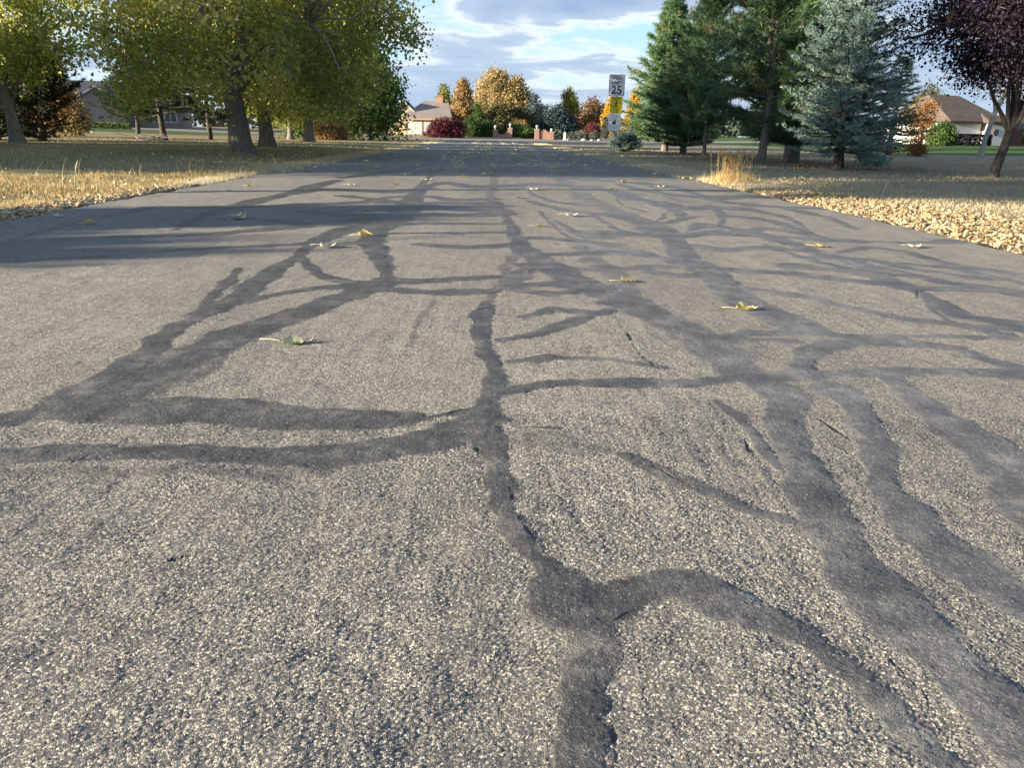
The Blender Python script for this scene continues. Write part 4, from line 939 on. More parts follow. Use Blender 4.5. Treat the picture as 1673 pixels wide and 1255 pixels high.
shrub('red_shrub', 'small red shrub below the rusty brown tree', 'shrub', 13.9, 106.5, dome(1.9, 1.1), red_m, 70, 40, .16, .25, 62, tone=(.6, .2))
shrub('columnar_conifer', 'slim grey-green column just left of the signposts', 'conifer', 15.9, 109, egg(3.0, .5, .02), grey_m, 60, 40, .15, .16, 63, tone=(.2, .15))
shrub('yellow_tree', 'bright yellow weeping tree right behind the speed limit sign', 'tree', 18.0, 118, egg(5.6, 1.25), yellow_m, 120, 44, .22, .3, 64, tone=(.55, .2))
shrub('yellow_tree', 'yellow tree half hidden by the conical pine beside the sign', 'tree', 20.8, 114, egg(6.8, 1.2), yellow_m, 100, 44, .22, .3, 65, tone=(.35, .2))
shrub('orange_shrub', 'small orange shrub seen under the white sign', 'shrub', 18.6, 108, dome(1.3, 1.2), orange_m, 70, 40, .16, .25, 66, tone=(.7, .2))
shrub('red_bush', 'broad burgundy bush in front of the house at the end of the road', 'bush', -5.0, 99.0, dome(2.1, 2.75), red_m, 240, 50, .16, .27, 67, tone=(.42, .22))
shrub('orange_shrub', 'low orange-red shrub above the dip of the left brick wall', 'shrub', 4.4, 108, [(1.0, 1.0), (1.6, 1.4), (2.1, .5)], orange_m, 60, 40, .16, .22, 68)
for i, (x, y, h, r, lab) in enumerate([(-1.9, 104, 2.3, 1.3, 'dark shrub right of the burgundy bush'), (.1, 105.5, 1.9, 1.4, 'dark shrub just left of the left brick wall'), (3.9, 106, 1.7, 1.6, 'dark shrub between the two brick walls'), (5.3, 102, .95, .6, 'little dark round bush against the left pier of the right brick wall')]):
    shrub('dark_shrub', lab, 'shrub', x, y, dome(h, r), darkleaf_m, 110, 40, .16, .25, 70 + i, 'dark shrubs around the brick gate', (.15, .15))
for i, (x, h, r, lab) in enumerate([(8.75, .95, .75, 'grey mound shrub between the brick wall and the white post'), (10.4, .75, .7, 'grey mound shrub just right of the white post'), (11.7, .95, .85, 'largest grey mound shrub right of the white post'), (13.2, .9, .8, 'grey mound shrub below the red shrub')]):
    shrub('grey_shrub', lab, 'shrub', x, 100.5, dome(h, r), grey_m, 60, 40, .12, .2, 80 + i, 'grey mound shrubs along the cross road', (.4, .2))
shrub('orange_shrub', 'faded orange bush behind the cottonwood trunks at the cross road', 'bush', -12.6, 66, dome(1.6, 1.5), brown_m, 110, 40, .15, .25, 90, tone=(.8, .2))
shrub('round_tree', 'green treetop showing over the house roof by the chimney', 'tree', -6.9, 131, egg(7.6, 1.6), yelgreen_m, 110, 40, .26, .35, 91, tone=(.3, .2))
shrub('orange_tree', 'orange tree glowing behind the near-black junipers', 'tree', -22.9, 43.5, [(.6, .8), (1.6, 1.1), (3, 1.15), (3.9, .8), (4.3, .3)], rust_m, 110, 46, .13, .24, 92, tone=(.5, .22))
shrub('red_tree', 'small red tree glimpsed left of the pale cottonwood trunk', 'tree', -27.4, 46, egg(6.0, 1.7), red_m, 130, 44, .17, .3, 93, tone=(.85, .2))
shrub('straw_shrub', 'pale tan bush right of the near-black junipers', 'bush', -25.0, 50, dome(2.6, .85), gold_m, 80, 44, .13, .22, 94, tone=(.5, .25))
shrub('orange_tree', 'orange tree in front of the brown roof on the right', 'tree', 40.5, 74, egg(4.6, 1.5), rust_m, 90, 36, .15, .32, 95, tone=(.25, .22))
shrub('orange_shrub', 'glowing orange bush at the foot of the olive spruce', 'bush', 22.6, 41.6, dome(.7, .5), rust_m, 40, 40, .08, .13, 96, tone=(.5, .2))
shrub('round_bush', 'round bright green bush left of the white house', 'bush', 40.3, 70.5, dome(2.0, 1.2), darkleaf_m, 150, 46, .13, .2, 97, tone=(.25, .2))
shrub('bare_tree', 'dull brown tree over the right end of the brown roof', 'tree', 50.5, 92, egg(6.4, 2.6), olive_leaf_m, 150, 36, .22, .4, 98, tone=(.4, .2))
shrub('small_shrub', 'small dark shrub against the far right house wall', 'shrub', 61.6, 91, dome(1.1, .8), darkleaf_m, 50, 36, .14, .2, 99)
t = thing('clipped_hedge', 'dark brown clipped box hedge under the white house wall', 'hedge', (46.4, 76.0, tz(46.4, 76.0)))
a = Acc(); r = np.random.default_rng(5); n = 5200
P = r.uniform(-1, 1, (n, 3)); ax = r.integers(0, 3, n); P[np.arange(n), ax] = np.sign(P[np.arange(n), ax]) * r.uniform(.86, 1.02, n)
P = np.sign(P) * np.abs(P) * [1.75, .55, .5] + [0, 0, .5]
leaves(a, P, .13, np.clip(r.normal(.3, .2, n), 0, 1), .8); a.obj('foliage', foliage('hedge_leaf', [(0, (.02, .018, .012)), (1, (.085, .07, .05))], .2), t)
b = Acc(); [tube(b, [(x, 0, -.1), (x, 0, .8)], .03, 6) for x in np.linspace(-1.5, 1.5, 7)]; b.obj('stems', bark_dark, t)

# trees beside the photograph's left edge: they cast the shade across the lawn and the road
WG = 'windbreak trees beyond the left edge'
t = thing('windbreak_tree', 'tall leafy windbreak tree beyond the left edge, shading the road', 'tree', (-21.5, 10.9, tz(-21.5, 10.9)), 0, WG)
broadleaf(t, [(0, 0, -.2), (0, 0, 1), (0, 0, 3)], .2, [(2, (1, 0, 7), .1), (2, (-1, 1, 7), .1)],
          volume([(.2, 2.9), (2, 3.2), (6, 3.2), (8.5, 2.6), (10.5, .8)], 0, 0, 1, .25), 520, 40, .24, .42, cotton_m, bark_grey, (.45, .2), .05, 19)
for i, (x, y) in enumerate([(-23.5, 15.8), (-24.0, 21.0), (-25.5, 26.5)]):
    dup(t, (x, y, tz(x, y)), 1.3 + i, (1, 1, [.70, .60, .58][i]), ['second tall windbreak tree beyond the left edge', 'third tall windbreak tree beyond the left edge', 'farthest tall windbreak tree beyond the left edge'][i], WG)
t = thing('high_crowned_tree', 'tree with a bare trunk and high crown beyond the left edge', 'tree', (-21.5, 4.6, tz(-21.5, 4.6)))
broadleaf(t, [(0, 0, -.2), (0, 0, 1), (0, 0, 3), (.05, 0, 5)], .12, [(3, (1, 0, 8), .07), (3, (-1, .4, 8), .07), (3, (0, -1.2, 7.6), .06)],
          lambda n, r: np.concatenate([volume([(4.9, 1.45), (5.4, 1.5), (7.5, 1.6), (9.2, .8)], 0, -.45, 1, .15)(n // 2, r), volume([(5.35, 1.1), (6.5, 1.3), (8.2, .7)], 0, 1.7, 2, .15)(n // 2, r)]), 380, 40, .2, .22, cotton_m, bark_grey, (.45, .2), .3, 20)
t = thing('round_headed_tree', 'small round-headed tree beyond the left edge', 'tree', (-19.4, 1.0, tz(-19.4, 1.0)))
def lop(n, r):
    A = volume([(.8, 1.0), (1.8, 1.45), (2.7, 1.4), (3.02, 1.0)], 0, -.6, 1, .1)(int(n * .7), r)
    B = np.concatenate([volume([(2.7, .6), (3.0, .65), (3.32, .4)], 0, .85, 2, .1)(int(n * .18), r), volume([(2.9, .35), (3.2, .3), (3.42, .15)], 0, 1.6, 3, .1)(n - int(n * .7) - int(n * .18), r)])
    return np.concatenate([A, B])
broadleaf(t, [(0, 0, -.2), (0, 0, .6), (0, 0, 1.4)], .07, [(2, (.3, .4, 2.6), .04), (2, (-.3, .2, 2.6), .04), (2, (0, 1.4, 3.0), .03)], lop, 620, 44, .15, .12, cotton_m, bark_grey, (.45, .2), .2, 22)

# far tree belt closing the horizon
a = Acc(); r = np.random.default_rng(77)
ang = r.uniform(-1.3, 1.3, 16000); dd = r.uniform(240, 330, 16000); X = np.sin(ang) * dd; Y = np.cos(ang) * dd
top = 3.0 + 4.0 * vnoise(ang * 22, ang * 0, 3) + 2.5 * vnoise(ang * 70, ang * 0, 4)
leaves(a, np.stack([X, Y, .3 + top * r.random(16000) ** .7], 1), r.uniform(1.2, 2.2, 16000), np.clip(vnoise(ang * 30, ang * 0, 5) + r.normal(0, .12, 16000), 0, 1), .9)
tag(a.obj('distant_tree_belt', foliage('far_tree', [(0, (.03, .045, .03)), (.5, (.07, .075, .04)), (.8, (.15, .12, .05)), (1, (.22, .13, .05))], .2)), kind='stuff')

# ------------------------------------------------------------------ roadside plants that stand alone
def stalks(acc, n, rad, h, r, seedhead=True):
    for _ in range(n):
        p = np.array([r.normal(0, rad), r.normal(0, rad * .7), -.03]); hh = h * r.uniform(.45, 1.05)
        d = np.array([r.normal(0, .14), r.normal(0, .14), 1]); e = p + d * hh; bend = r.normal(0, .05, 2)
        pts = np.stack([p, p + d * hh * .5, e + [bend[0], bend[1], 0]])
        tube(acc, pts, [.0045, .0035, .0025], 3, r.uniform(.3, 1))
        if seedhead and hh > h * .55:
            q = np.repeat(pts[-1:], 9, 0) + np.linspace(-.08, .03, 9)[:, None] * unit(d)
            needles(acc, q, np.repeat(d[None], 9, 0), np.full(9, .035), .012, 3, .6, np.full(9, .4), r)
t = thing('grass_tuft', 'tall golden tuft of dry grass with seed heads at the right edge of the road', 'grass tuft', (4.12, 13.2, tz(4.12, 13.2)))
r = np.random.default_rng(3); a = Acc(); stalks(a, 70, .12, .58, r); a.obj('stalks', straw_m, t)
a = Acc(); n = 1500; X = r.normal(0, .19, n); Y = r.normal(0, .18, n); H = r.uniform(.10, .30, n)
s = np.stack([np.cos(X * 90), np.sin(X * 90), 0 * X], 1) * .005; P = np.stack([X, Y, 0 * X - .02], 1); T = P + unit(np.stack([r.normal(0, .35, n), r.normal(0, .35, n), np.ones(n)], 1)) * H[:, None]
a.add(np.stack([P - s, P + s, T], 1).reshape(-1, 3), None, np.arange(n * 3).reshape(-1, 3), np.repeat(r.uniform(.2, 1, n), 3)); a.obj('blades', straw_m, t)
weed_m = foliage('pale_weed', [(0, (.30, .27, .19)), (1, (.55, .52, .42))], .3)
for x, y, h, lab in [(-9.0, 14.6, .62, 'tall pale dried weed standing in the shaded left lawn'), (-9.2, 12.6, .42, 'shorter leaning dried weed near the left edge of the photo'), (-5.2, 10.2, .34, 'single pale grass stalk sticking out of the lit left verge'), (5.4, 10.6, .26, 'thin pale weed stalk behind the gravel on the right')]:
    t = thing('dry_weed', lab, 'weed', (x, y, tz(x, y)))
    a = Acc(); rr = np.random.default_rng(int(h * 100))
    if h > .5:
        stalks(a, 4, .012, h, rr); n = 60; z = rr.random(n) * h; leaves(a, np.stack([rr.normal(0, .035, n), rr.normal(0, .035, n), z], 1), rr.uniform(.02, .05, n), rr.random(n), .5)
    else:                                       # one bent stem that swells into a seed head
        u = np.linspace(0, 1, 9); tube(a, np.stack([.22 * h * u ** 2, .05 * h * u, h * u - .03], 1), [.005, .0045, .004, .004, .0035, .005, .011, .009, .003], 6, .6)
    a.obj('stalk', weed_m, t)
a = Acc(); rr = np.random.default_rng(9); n = 500
t = thing('stick_pile', 'small brown heap of twigs under the tilted pine on the left lawn', 'twig pile', (-16.4, 40.2, tz(-16.4, 40.2)))
for _ in range(70):
    p = np.array([rr.normal(0, .45), rr.normal(0, .2), abs(rr.normal(.1, .09))]); d = unit(rr.normal(size=3) * [1, 1, .35]); tube(a, [p - d * .3, p + d * .3], .012, 4)
a.obj('twigs', bark_pale, t)

# ------------------------------------------------------------------ fallen leaves on the road
leaf_mats = []
for nm, stops in [('yellow_green_fallen_leaf', [(0, (.40, .42, .22)), (1, (.58, .58, .34))]), ('yellow_fallen_leaf', [(0, (.54, .43, .14)), (1, (.68, .59, .32))]), ('cream_fallen_leaf', [(0, (.56, .51, .36)), (1, (.70, .66, .54))])]:
    leaf_mats.append(foliage(nm, stops, .3, .6))
def leaf_mesh(curl, fold, seed, mat, narrow=1.0):
    r = np.random.default_rng(seed); n = 13; u = np.linspace(0, 1, n)
    w = narrow * .046 * np.sin(np.pi * np.clip(u, 0, 1) ** .62) * (1 + .10 * np.sin(u * 25))
    V = []; 
    for i in range(n):
        for s in (-1, -.5, 0, .5, 1):
            x = (u[i] - .5) * .09; y = s * w[i]
            z = .003 + curl * (abs(u[i] - .45) * 2) ** 2 + fold * (abs(s) * w[i] / .046) ** 1.5 + .003 * r.normal() * (abs(s) > .4)
            V.append((x, y, z))
    q = [(i * 5 + j, i * 5 + j + 1, i * 5 + 5 + j + 1, i * 5 + 5 + j) for i in range(n - 1) for j in range(4)]
    a = Acc(); a.add(V, q, None, np.tile([.2, .5, 1., .5, .2], n))
    z0 = .004 + curl * .8
    tube(a, [(-.045, 0, z0), (-.065, .006, z0 * .8 + .006), (-.10, .014, z0 * .5 + .008)], [.0016, .0014, .0012], 5, .9)
    me = a.mesh('fallen_leaf', mat, True)
    return me
LM = [leaf_mesh(.020, .030, 1, leaf_mats[0]), leaf_mesh(.012, .040, 2, leaf_mats[1]), leaf_mesh(.022, .012, 3, leaf_mats[2]), leaf_mesh(.004, .022, 4, leaf_mats[1], .8), leaf_mesh(.030, .02, 5, leaf_mats[0], .7), leaf_mesh(.008, .014, 6, leaf_mats[0], .75), leaf_mesh(.010, .034, 8, leaf_mats[1], .8)]
FG = 'fallen leaves on the road'
def road_z(x, y): return float(road_h(x, y)) + .0015
hero = [(-.65, 2.59, 5, .12, 1.25, 0, 'long flat yellow-green leaf lying on bare grit, left of the central sealed crack'),
        (1.12, 3.20, 6, .1, 1.05, .0, 'curled yellow leaf on a sealed crack, nearest leaf on the right half of the road'),
        (.72, 3.83, 3, .3, 1.0, 0, 'narrow pale yellow leaf on the right half, just left of a wide sealed crack'),
        (-1.99, 6.46, 4, 1.0, 1.35, .35, 'upturned green-yellow leaf lying inside the blue shadow on the left, the larger of a pair'),
        (-2.08, 6.62, 2, .8, 1.2, .2, 'flat pale leaf behind the upturned leaf in the blue shadow'),
        (-.84, 5.47, 1, .0, 1.15, .1, 'yellow leaf with a long pale stem at the top of the thick left sealed crack'),
        (-.99, 4.90, 2, .2, 1.1, .0, 'thin cream leaf left of the thick sealed crack'),
        (.44, 6.19, 3, .4, 1.0, 0, 'small yellow leaf on the pale middle strip of the road'),
        (.78, 7.10, 2, .1, 1.2, 0, 'cream leaf lying just right of the pale middle strip'),
        (2.32, 5.27, 3, -.2, 1.1, 0, 'flat yellow leaf on the right side near a long straight crack'),
        (3.03, 5.37, 2, .1, 1.0, 0, 'cream leaf close to the gravel edge on the right'),
        (-2.99, 6.02, 1, .3, 1.0, .1, 'yellow leaf near the left road edge, in front of the blue shadow'),
        (-3.47, 6.49, 2, -.2, 1.0, 0, 'cream leaf beside the gravel at the left road edge'),
        (-1.07, 7.26, 3, .2, 1.0, 0, 'yellow leaf at the narrow tip of the blue shadow'),
        (.62, 10.27, 2, .5, 1.2, 0, 'cream leaf ahead on the sunlit strip, right of the middle'),
        (-.35, 13.17, 3, .2, 1.4, .1, 'leaf right on the edge of the tree shade, near the middle of the road'),
        (.38, 9.03, 3, .6, 1.0, 0, 'small leaf on the sunlit middle strip'),
        (2.58, 11.62, 2, .2, 1.2, 0, 'cream leaf on the sunlit right lane towards the tall grass tuft'),
        (2.20, 12.6, 1, .1, 1.2, .1, 'yellow leaf by the shade edge in the right lane'),
        (-1.81, 10.74, 2, .3, 1.1, 0, 'cream leaf in the sunlit left lane, the leftmost of a loose row of three'),
        (-1.22, 11.03, 3, .9, 1.2, 0, 'yellow leaf in the sunlit left lane, the middle of a loose row of three'),
        (-.88, 12.15, 2, .3, 1.2, 0, 'cream leaf in the sunlit left lane, the right end of a loose row of three'),
        (-3.07, 10.40, 1, .1, 1.0, 0, 'yellow leaf by the left road edge, where the verge turns pale'),
        (-3.08, 9.60, 2, .1, 1.0, 0, 'cream leaf by the left road edge, beside the golden grass'),
        (1.76, 11.02, 3, .2, 1.1, 0, 'yellow leaf among the thin cracks of the sunlit right lane')]
for i, (x, y, k, rz, s, tilt, lab) in enumerate(hero):
    o = new_obj('fallen_leaf', LM[k], None, (x, y, road_z(x, y))); o.rotation_euler = (0, tilt * -.6, rz); o.scale = (s, s, s)
    tag(o, lab, 'leaf', FG)
r = np.random.default_rng(15)
for i in range(230):
    y = 13.6 * (72 / 13.6) ** (r.random() ** .9); x = r.uniform(-3.6, 3.6)
    if r.random() < .5: x = r.choice([-.9, .15, 1.3, 2.2]) + r.normal(0, .35)
    s = r.uniform(.9, 1.5)
    o = new_obj('fallen_leaf', LM[int(r.choice([2, 2, 2, 0, 3]))], None, (x, y, road_z(x, y) + .003)); o.rotation_euler = (r.normal(0, .2), r.normal(0, .2), r.uniform(0, 6.28)); o.scale = (s, s, s)
    tag(o, 'small pale fallen leaf scattered on the shaded far part of the road', 'leaf', 'fallen leaves on the shaded road')

# ------------------------------------------------------------------ speed limit sign
steel = plain('galvanised_steel', (.30, .31, .33), .12, 20, .45, .05, .5)
sign_white = plain('white_sign_sheet', (.88, .89, .90), .03, 3, .55, 0)
sign_low = plain('pale_blue_white_sheet', (.86, .88, .90), .02, 3, .55, 0)
sign_yellow = plain('yellow_sign_sheet', (.80, .62, .02), .04, 3, .5, 0)
ink = plain('dark_sign_ink', (.05, .055, .07), .05, 3, .6, 0)
ink_y = plain('brown_sign_ink', (.13, .10, .03), .05, 3, .6, 0)
ink_soft = plain('faded_sign_ink', (.17, .18, .21), .05, 3, .6, 0)
def plate(name, w, h, z, y, mat, parent, rad=.035, x=0.0, edge=None):
    pts = []
    for cx, cz, a0 in ((w / 2 - rad, -h / 2 + rad, -90), (w / 2 - rad, h / 2 - rad, 0), (-w / 2 + rad, h / 2 - rad, 90), (-w / 2 + rad, -h / 2 + rad, 180)):
        for k in range(5):
            b = R_(a0 + k * 22.5); pts.append((cx + rad * math.cos(b), cz + rad * math.sin(b)))
    a = Acc(); prism(a, pts, -.002, .002); o = a.obj(name, mat, parent, loc=(x, y, z))
    if edge:                                    # thin painted border
        a = Acc(); m = len(pts); ins = 1 - .022 / max(w, h) * 2; P = []
        for f, yy in ((.965, -.0032), (.935, -.0032)):
            P += [(px * (1 - (1 - f) * h / w if False else f), yy, pz * f) for px, pz in pts]
        a.add(P, [(i, (i + 1) % m, (i + 1) % m + m, i + m) for i in range(m)]); a.obj('border', edge, o)
    return o
def lettering(txt, size, x, z, mat, parent, name='lettering', sx=1.0, bold=.0):
    cu = bpy.data.curves.new('lettering', 'FONT'); cu.body = txt; cu.size = size; cu.align_x = 'CENTER'; cu.align_y = 'CENTER'; cu.extrude = .0006; cu.offset = bold
    ob = bpy.data.objects.new('tmp', cu); C.objects.link(ob)
    bpy.context.view_layer.update()
    me = bpy.data.meshes.new_from_object(ob.evaluated_get(bpy.context.evaluated_depsgraph_get()))
    bpy.data.objects.remove(ob); me.materials.clear(); me.materials.append(mat)
    o = new_obj(name, me, parent, (x, -.0042, z)); o.rotation_euler = (R_(90), 0, 0); o.scale = (sx, 1, 1)
    return o
t = thing('speed_limit_sign', 'white 25 speed limit sign above a yellow and a white plate on two thin posts', 'road sign', (5.06, 32.1, tz(5.06, 32.1)), R_(-3))
for x, top, w in ((-.06, 1.5, .018), (.045, 2.98, .03)):
    a = Acc(); box(a, x - w, x + w, -.004, .004, -.4, top); box(a, x - w, x - w + .006, .0065, .03, -.4, top); box(a, x + w - .006, x + w, .0065, .03, -.4, top); a.obj('post', steel, t)
p = plate('speed_plate', .62, .80, 2.64, -.012, sign_white, t, .04, .02, ink_soft)
lettering('SPEED', .17, 0, .265, ink_soft, p, bold=.004, sx=.98); lettering('LIMIT', .17, 0, .095, ink_soft, p, bold=.004, sx=.98); lettering('25', .42, 0, -.185, ink, p, bold=.008)
p = plate('yellow_plate', .47, .60, 1.925, -.012, sign_yellow, t, .03, .04, ink_y)
lettering('SLOW', .10, 0, .22, ink_y, p, bold=.002); lettering('CHILDREN', .066, 0, -.185, ink_y, p); lettering('AT PLAY', .066, 0, -.25, ink_y, p)
a = Acc()                                        # running figure
def cap(x0, z0, x1, z1, w): 
    d = np.array([x1 - x0, z1 - z0]); d = d / np.linalg.norm(d); nn = np.array([-d[1], d[0]]) * w
    pts = [(x0, z0) + nn * math.cos(b) - d * w * math.sin(b) for b in np.linspace(0, np.pi, 6)] + [(x1, z1) - nn * math.cos(b) + d * w * math.sin(b) for b in np.linspace(0, np.pi, 6)]
    prism(a, [tuple(q) for q in pts], -.0045, -.0025)
cap(.0, .125, .001, .126, .026); cap(-.005, .085, -.012, .0, .022); cap(-.005, .08, .05, .045, .010); cap(.05, .045, .075, .075, .009); cap(-.008, .08, -.055, .05, .010); cap(-.055, .05, -.04, .015, .009)
cap(-.01, .0, .045, -.035, .014); cap(.045, -.035, .03, -.095, .011); cap(.03, -.095, .055, -.098, .008); cap(-.015, .0, -.04, -.06, .014); cap(-.04, -.06, -.095, -.075, .011); cap(-.095, -.075, -.10, -.05, .008)
a.obj('running_figure', ink, p)
p = plate('white_plate', .50, .66, 1.275, -.012, sign_low, t, .02, .0)
a = Acc(); pts = [(.085 * math.cos(b) - .01, .058 * math.sin(b) - .02) for b in np.linspace(0, 2 * np.pi, 18, endpoint=False)]; prism(a, pts, -.0045, -.0025)
cap(.0, .01, .06, .075, .014); cap(.045, .085, .07, .105, .009); cap(-.05, -.045, .03, -.045, .035); a.obj('dark_symbol', ink, p)

# ------------------------------------------------------------------ houses
glass = N('window_glass'); glass.bsdf((.05, .07, .09), .08, spec=.8); glass = glass.m
white_paint = plain('white_stucco', (.62, .60, .60), .06, 4, .85, .15)
def siding(name, col, pitch=.18):
    m = N(name); z = m.n('SeparateXYZ', {0: m.pos()}).outputs[2]
    f = m.math('FRACT', m.math('DIVIDE', z, pitch)); g = m.noise(m.pos(), 1.5, 5)
    c = m.ramp(g, [(.3, tuple(a * .88 for a in col)), (.7, tuple(a * 1.1 for a in col))])
    m.bsdf(c, .85, f, .6, .03); return m.m
cream = siding('cream_siding', (.50, .40, .30))
tan_wall = siding('tan_siding', (.22, .195, .18))
trim_brown = plain('brown_trim', (.10, .055, .04), .15, 8, .6)
trim_white = plain('white_trim', (.62, .60, .57), .05, 8, .6)
roof_brown = shingle_mat('brown_shingle', (.075, .058, .052), (.12, .095, .085))
roof_grey = shingle_mat('grey_beige_shingle', (.21, .185, .165), (.30, .265, .24))
roof_dark = shingle_mat('dark_grey_shingle', (.07, .075, .085), (.11, .115, .125))
brick_red = brick_mat('rose_brick', (.30, .145, .115), (.38, .20, .16), (.36, .30, .27))
brick_tan = brick_mat('tan_brick', (.36, .22, .13), (.46, .29, .18), (.40, .34, .28))
concrete = plain('pale_concrete', (.42, .40, .37), .12, 9, .9)
def part_box(name, mat, parent, *b):
    a = Acc(); box(a, *b); return a.obj(name, mat, parent)
def hip_roof(parent, x0, x1, y0, y1, ze, zr, mat, hipx=None, name='roof', th=.14):
    ym = (y0 + y1) / 2; hx = hipx if isinstance(hipx, tuple) else (hipx, hipx)
    rx0, rx1 = x0 + hx[0], x1 - hx[1]
    V = [(x0, y0, ze), (x1, y0, ze), (x1, y1, ze), (x0, y1, ze), (rx0, ym, zr), (rx1, ym, zr), (x0, y0, ze - th), (x1, y0, ze - th), (x1, y1, ze - th), (x0, y1, ze - th)]
    a = Acc(); a.add(V, [(0, 1, 5, 4), (2, 3, 4, 5), (6, 7, 1, 0), (7, 8, 2, 1), (8, 9, 3, 2), (9, 6, 0, 3), (9, 8, 7, 6)], [(1, 2, 5), (3, 0, 4)]); return a.obj(name, mat, parent)
def window(parent, x0, x1, z0, z1, y, frame_m=None):
    a = Acc(); f = .07
    box(a, x0, x0 + f, y - .05, y + .03, z0, z1); box(a, x1 - f, x1, y - .05, y + .03, z0, z1); box(a, x0 + f, x1 - f, y - .05, y + .03, z1 - f, z1); box(a, x0 + f, x1 - f, y - .05, y + .03, z0, z0 + f)
    box(a, (x0 + x1) / 2 - .025, (x0 + x1) / 2 + .025, y - .045, y + .03, z0 + f, z1 - f)
    w = a.obj('window', frame_m or trim_white, parent)
    a = Acc(); box(a, x0 + f, x1 - f, y - .012, y + .002, z0 + f, z1 - f); a.obj('pane', glass, w); return w
def gable_house_end(parent, xc, hw, y0, y1, z0, ze, zr, wall_m, roof_m, ov=.35, wall='wall'):
    a = Acc(); prism(a, [(xc - hw, z0), (xc + hw, z0), (xc + hw, ze), (xc, zr - .12), (xc - hw, ze)], y0, y1); a.obj(wall, wall_m, parent)
    s = (zr - ze) / hw; a = Acc()
    for sg in (-1, 1):
        xe = xc + sg * (hw + ov); zz = ze - ov * s
        P = [(xc, y0 - ov, zr), (xe, y0 - ov, zz), (xe, y1 + ov, zz), (xc, y1 + ov, zr)]; P += [(x, y, z - .13) for x, y, z in P]
        a.add(P, [(0, 1, 2, 3), (7, 6, 5, 4), (0, 4, 5, 1), (1, 5, 6, 2), (2, 6, 7, 3)])
    rf = a.obj('roof', roof_m, parent)
    a = Acc()
    for sg in (-1, 1):
        xe = xc + sg * (hw + ov); zz = ze - ov * s; yy = y0 - ov - .03
        P = [(xc, yy, zr + .01), (xe, yy, zz + .01), (xe, yy, zz - .22), (xc, yy, zr - .22)]; P += [(x, y + .027, z) for x, y, z in P]
        a.add(P, [(0, 1, 2, 3), (7, 6, 5, 4), (1, 5, 6, 2), (0, 4, 5, 1), (3, 2, 6, 7)])
    a.obj('bargeboard', trim_white, parent)
    return rf

# house at the end of the road
h = thing('house', 'cream house with a grey-beige hipped roof and brick chimney at the end of the road', 'house', (-8.4, 113, tz(-8.4, 113)))
Z = 4.98 - tz(-8.4, 113)
part_box('wall', cream, h, -2.9, 3.2, 0, 8.0, -.3, 2.15)
part_box('fascia', plain('warm_fascia', (.46, .30, .20), .1, 5, .8), h, -3.25, 3.55, -.42, -.39, 1.95, 2.26)
part_box('garage_door', white_paint, h, -2.7, -.55, -.05, -.004, .1, 1.85); part_box('garage_door', white_paint, h, -.2, 1.6, -.05, -.004, .1, 1.85)
window(h, 1.85, 2.9, .5, 1.6, -.003)
hip_roof(h, -3.3, 3.6, -.45, 8.4, 2.40, Z, roof_grey, (2.8, .7))
gable_house_end(h, -3.3, 2.1, 1.2, 9.0, -.3, 2.6, Z + .1, cream, roof_dark, wall='wall')
a = Acc(); box(a, 1.1, 2.15, 3.4, 4.4, 2.6, Z + .62); box(a, 1.02, 2.23, 3.32, 4.48, Z + .62, Z + .74); a.obj('chimney', brick_tan, h)
# white house on the right
h = thing('house', 'white house with a brown hipped roof and one round dark window behind the purple tree', 'house', (49.0, 80, tz(49, 80)), R_(13))
part_box('wall', white_paint, h, -3.0, 1.0, 0, 9, -.4, 2.25); part_box('wall', white_paint, h, 1.0, 3.4, -.8, 9, -.4, 2.25)
a = Acc(); box(a, -3.4, 1.0, -.47, -.44, 2.02, 2.24); box(a, .6, 3.8, -1.27, -1.24, 2.02, 2.24); a.obj('fascia', trim_brown, h)
hip_roof(h, -3.4, 3.85, -.42, 9.4, 2.26, 4.9, roof_brown, (1.2, 2.2)); hip_roof(h, .55, 3.9, -1.22, 6, 2.28, 3.55, roof_brown, 1.6, 'porch_roof')
a = Acc(); pts = [(1.95 + .33 * math.cos(b), 1.25 + .33 * math.sin(b)) for b in np.linspace(0, 2 * np.pi, 24, endpoint=False)]; prism(a, pts, -.86, -.802); o = a.obj('round_window', trim_brown, h)
a = Acc(); pts = [(1.95 + .27 * math.cos(b), 1.25 + .27 * math.sin(b)) for b in np.linspace(0, 2 * np.pi, 24, endpoint=False)]; prism(a, pts, -.875, -.8605); a.obj('pane', plain('dark_blue_glass', (.03, .05, .09), .05, 3, .2, 0, .6), o)
a = Acc(); tube(a, [(.9, -.08, 2.0), (.9, -.08, -.2)], .045, 8); a.obj('downpipe', trim_brown, h)
t = thing('wood_fence', 'short red-brown board fence at the right end of the white house', 'fence', (53.0, 80.2, tz(53.0, 80.2)), R_(13))
a = Acc(); [box(a, i * .16, i * .16 + .15, 0, .025, 0, 1.45 + .01 * (i % 3)) for i in range(10)]; a.obj('boards', plain('red_brown_board', (.14, .05, .045), .2, 6), t)
a = Acc(); box(a, 0, 1.6, .03, .09, .3, .4); box(a, 0, 1.6, .03, .09, 1.1, 1.2); a.obj('rail', trim_brown, t)
h = thing('house', 'second white house with a low brown roof at the right edge of the photo', 'house', (67.6, 96, tz(67.6, 96)), R_(13))
part_box('wall', white_paint, h, -5, 6, 0, 9, -.3, 1.75); part_box('fascia', trim_brown, h, -5.5, 6.5, -.52, -.49, 1.55, 1.82); hip_roof(h, -5.5, 6.5, -.47, 9.5, 1.84, 3.6, roof_brown, 3.0); window(h, -3.2, -1.9, .5, 1.4, -.003)
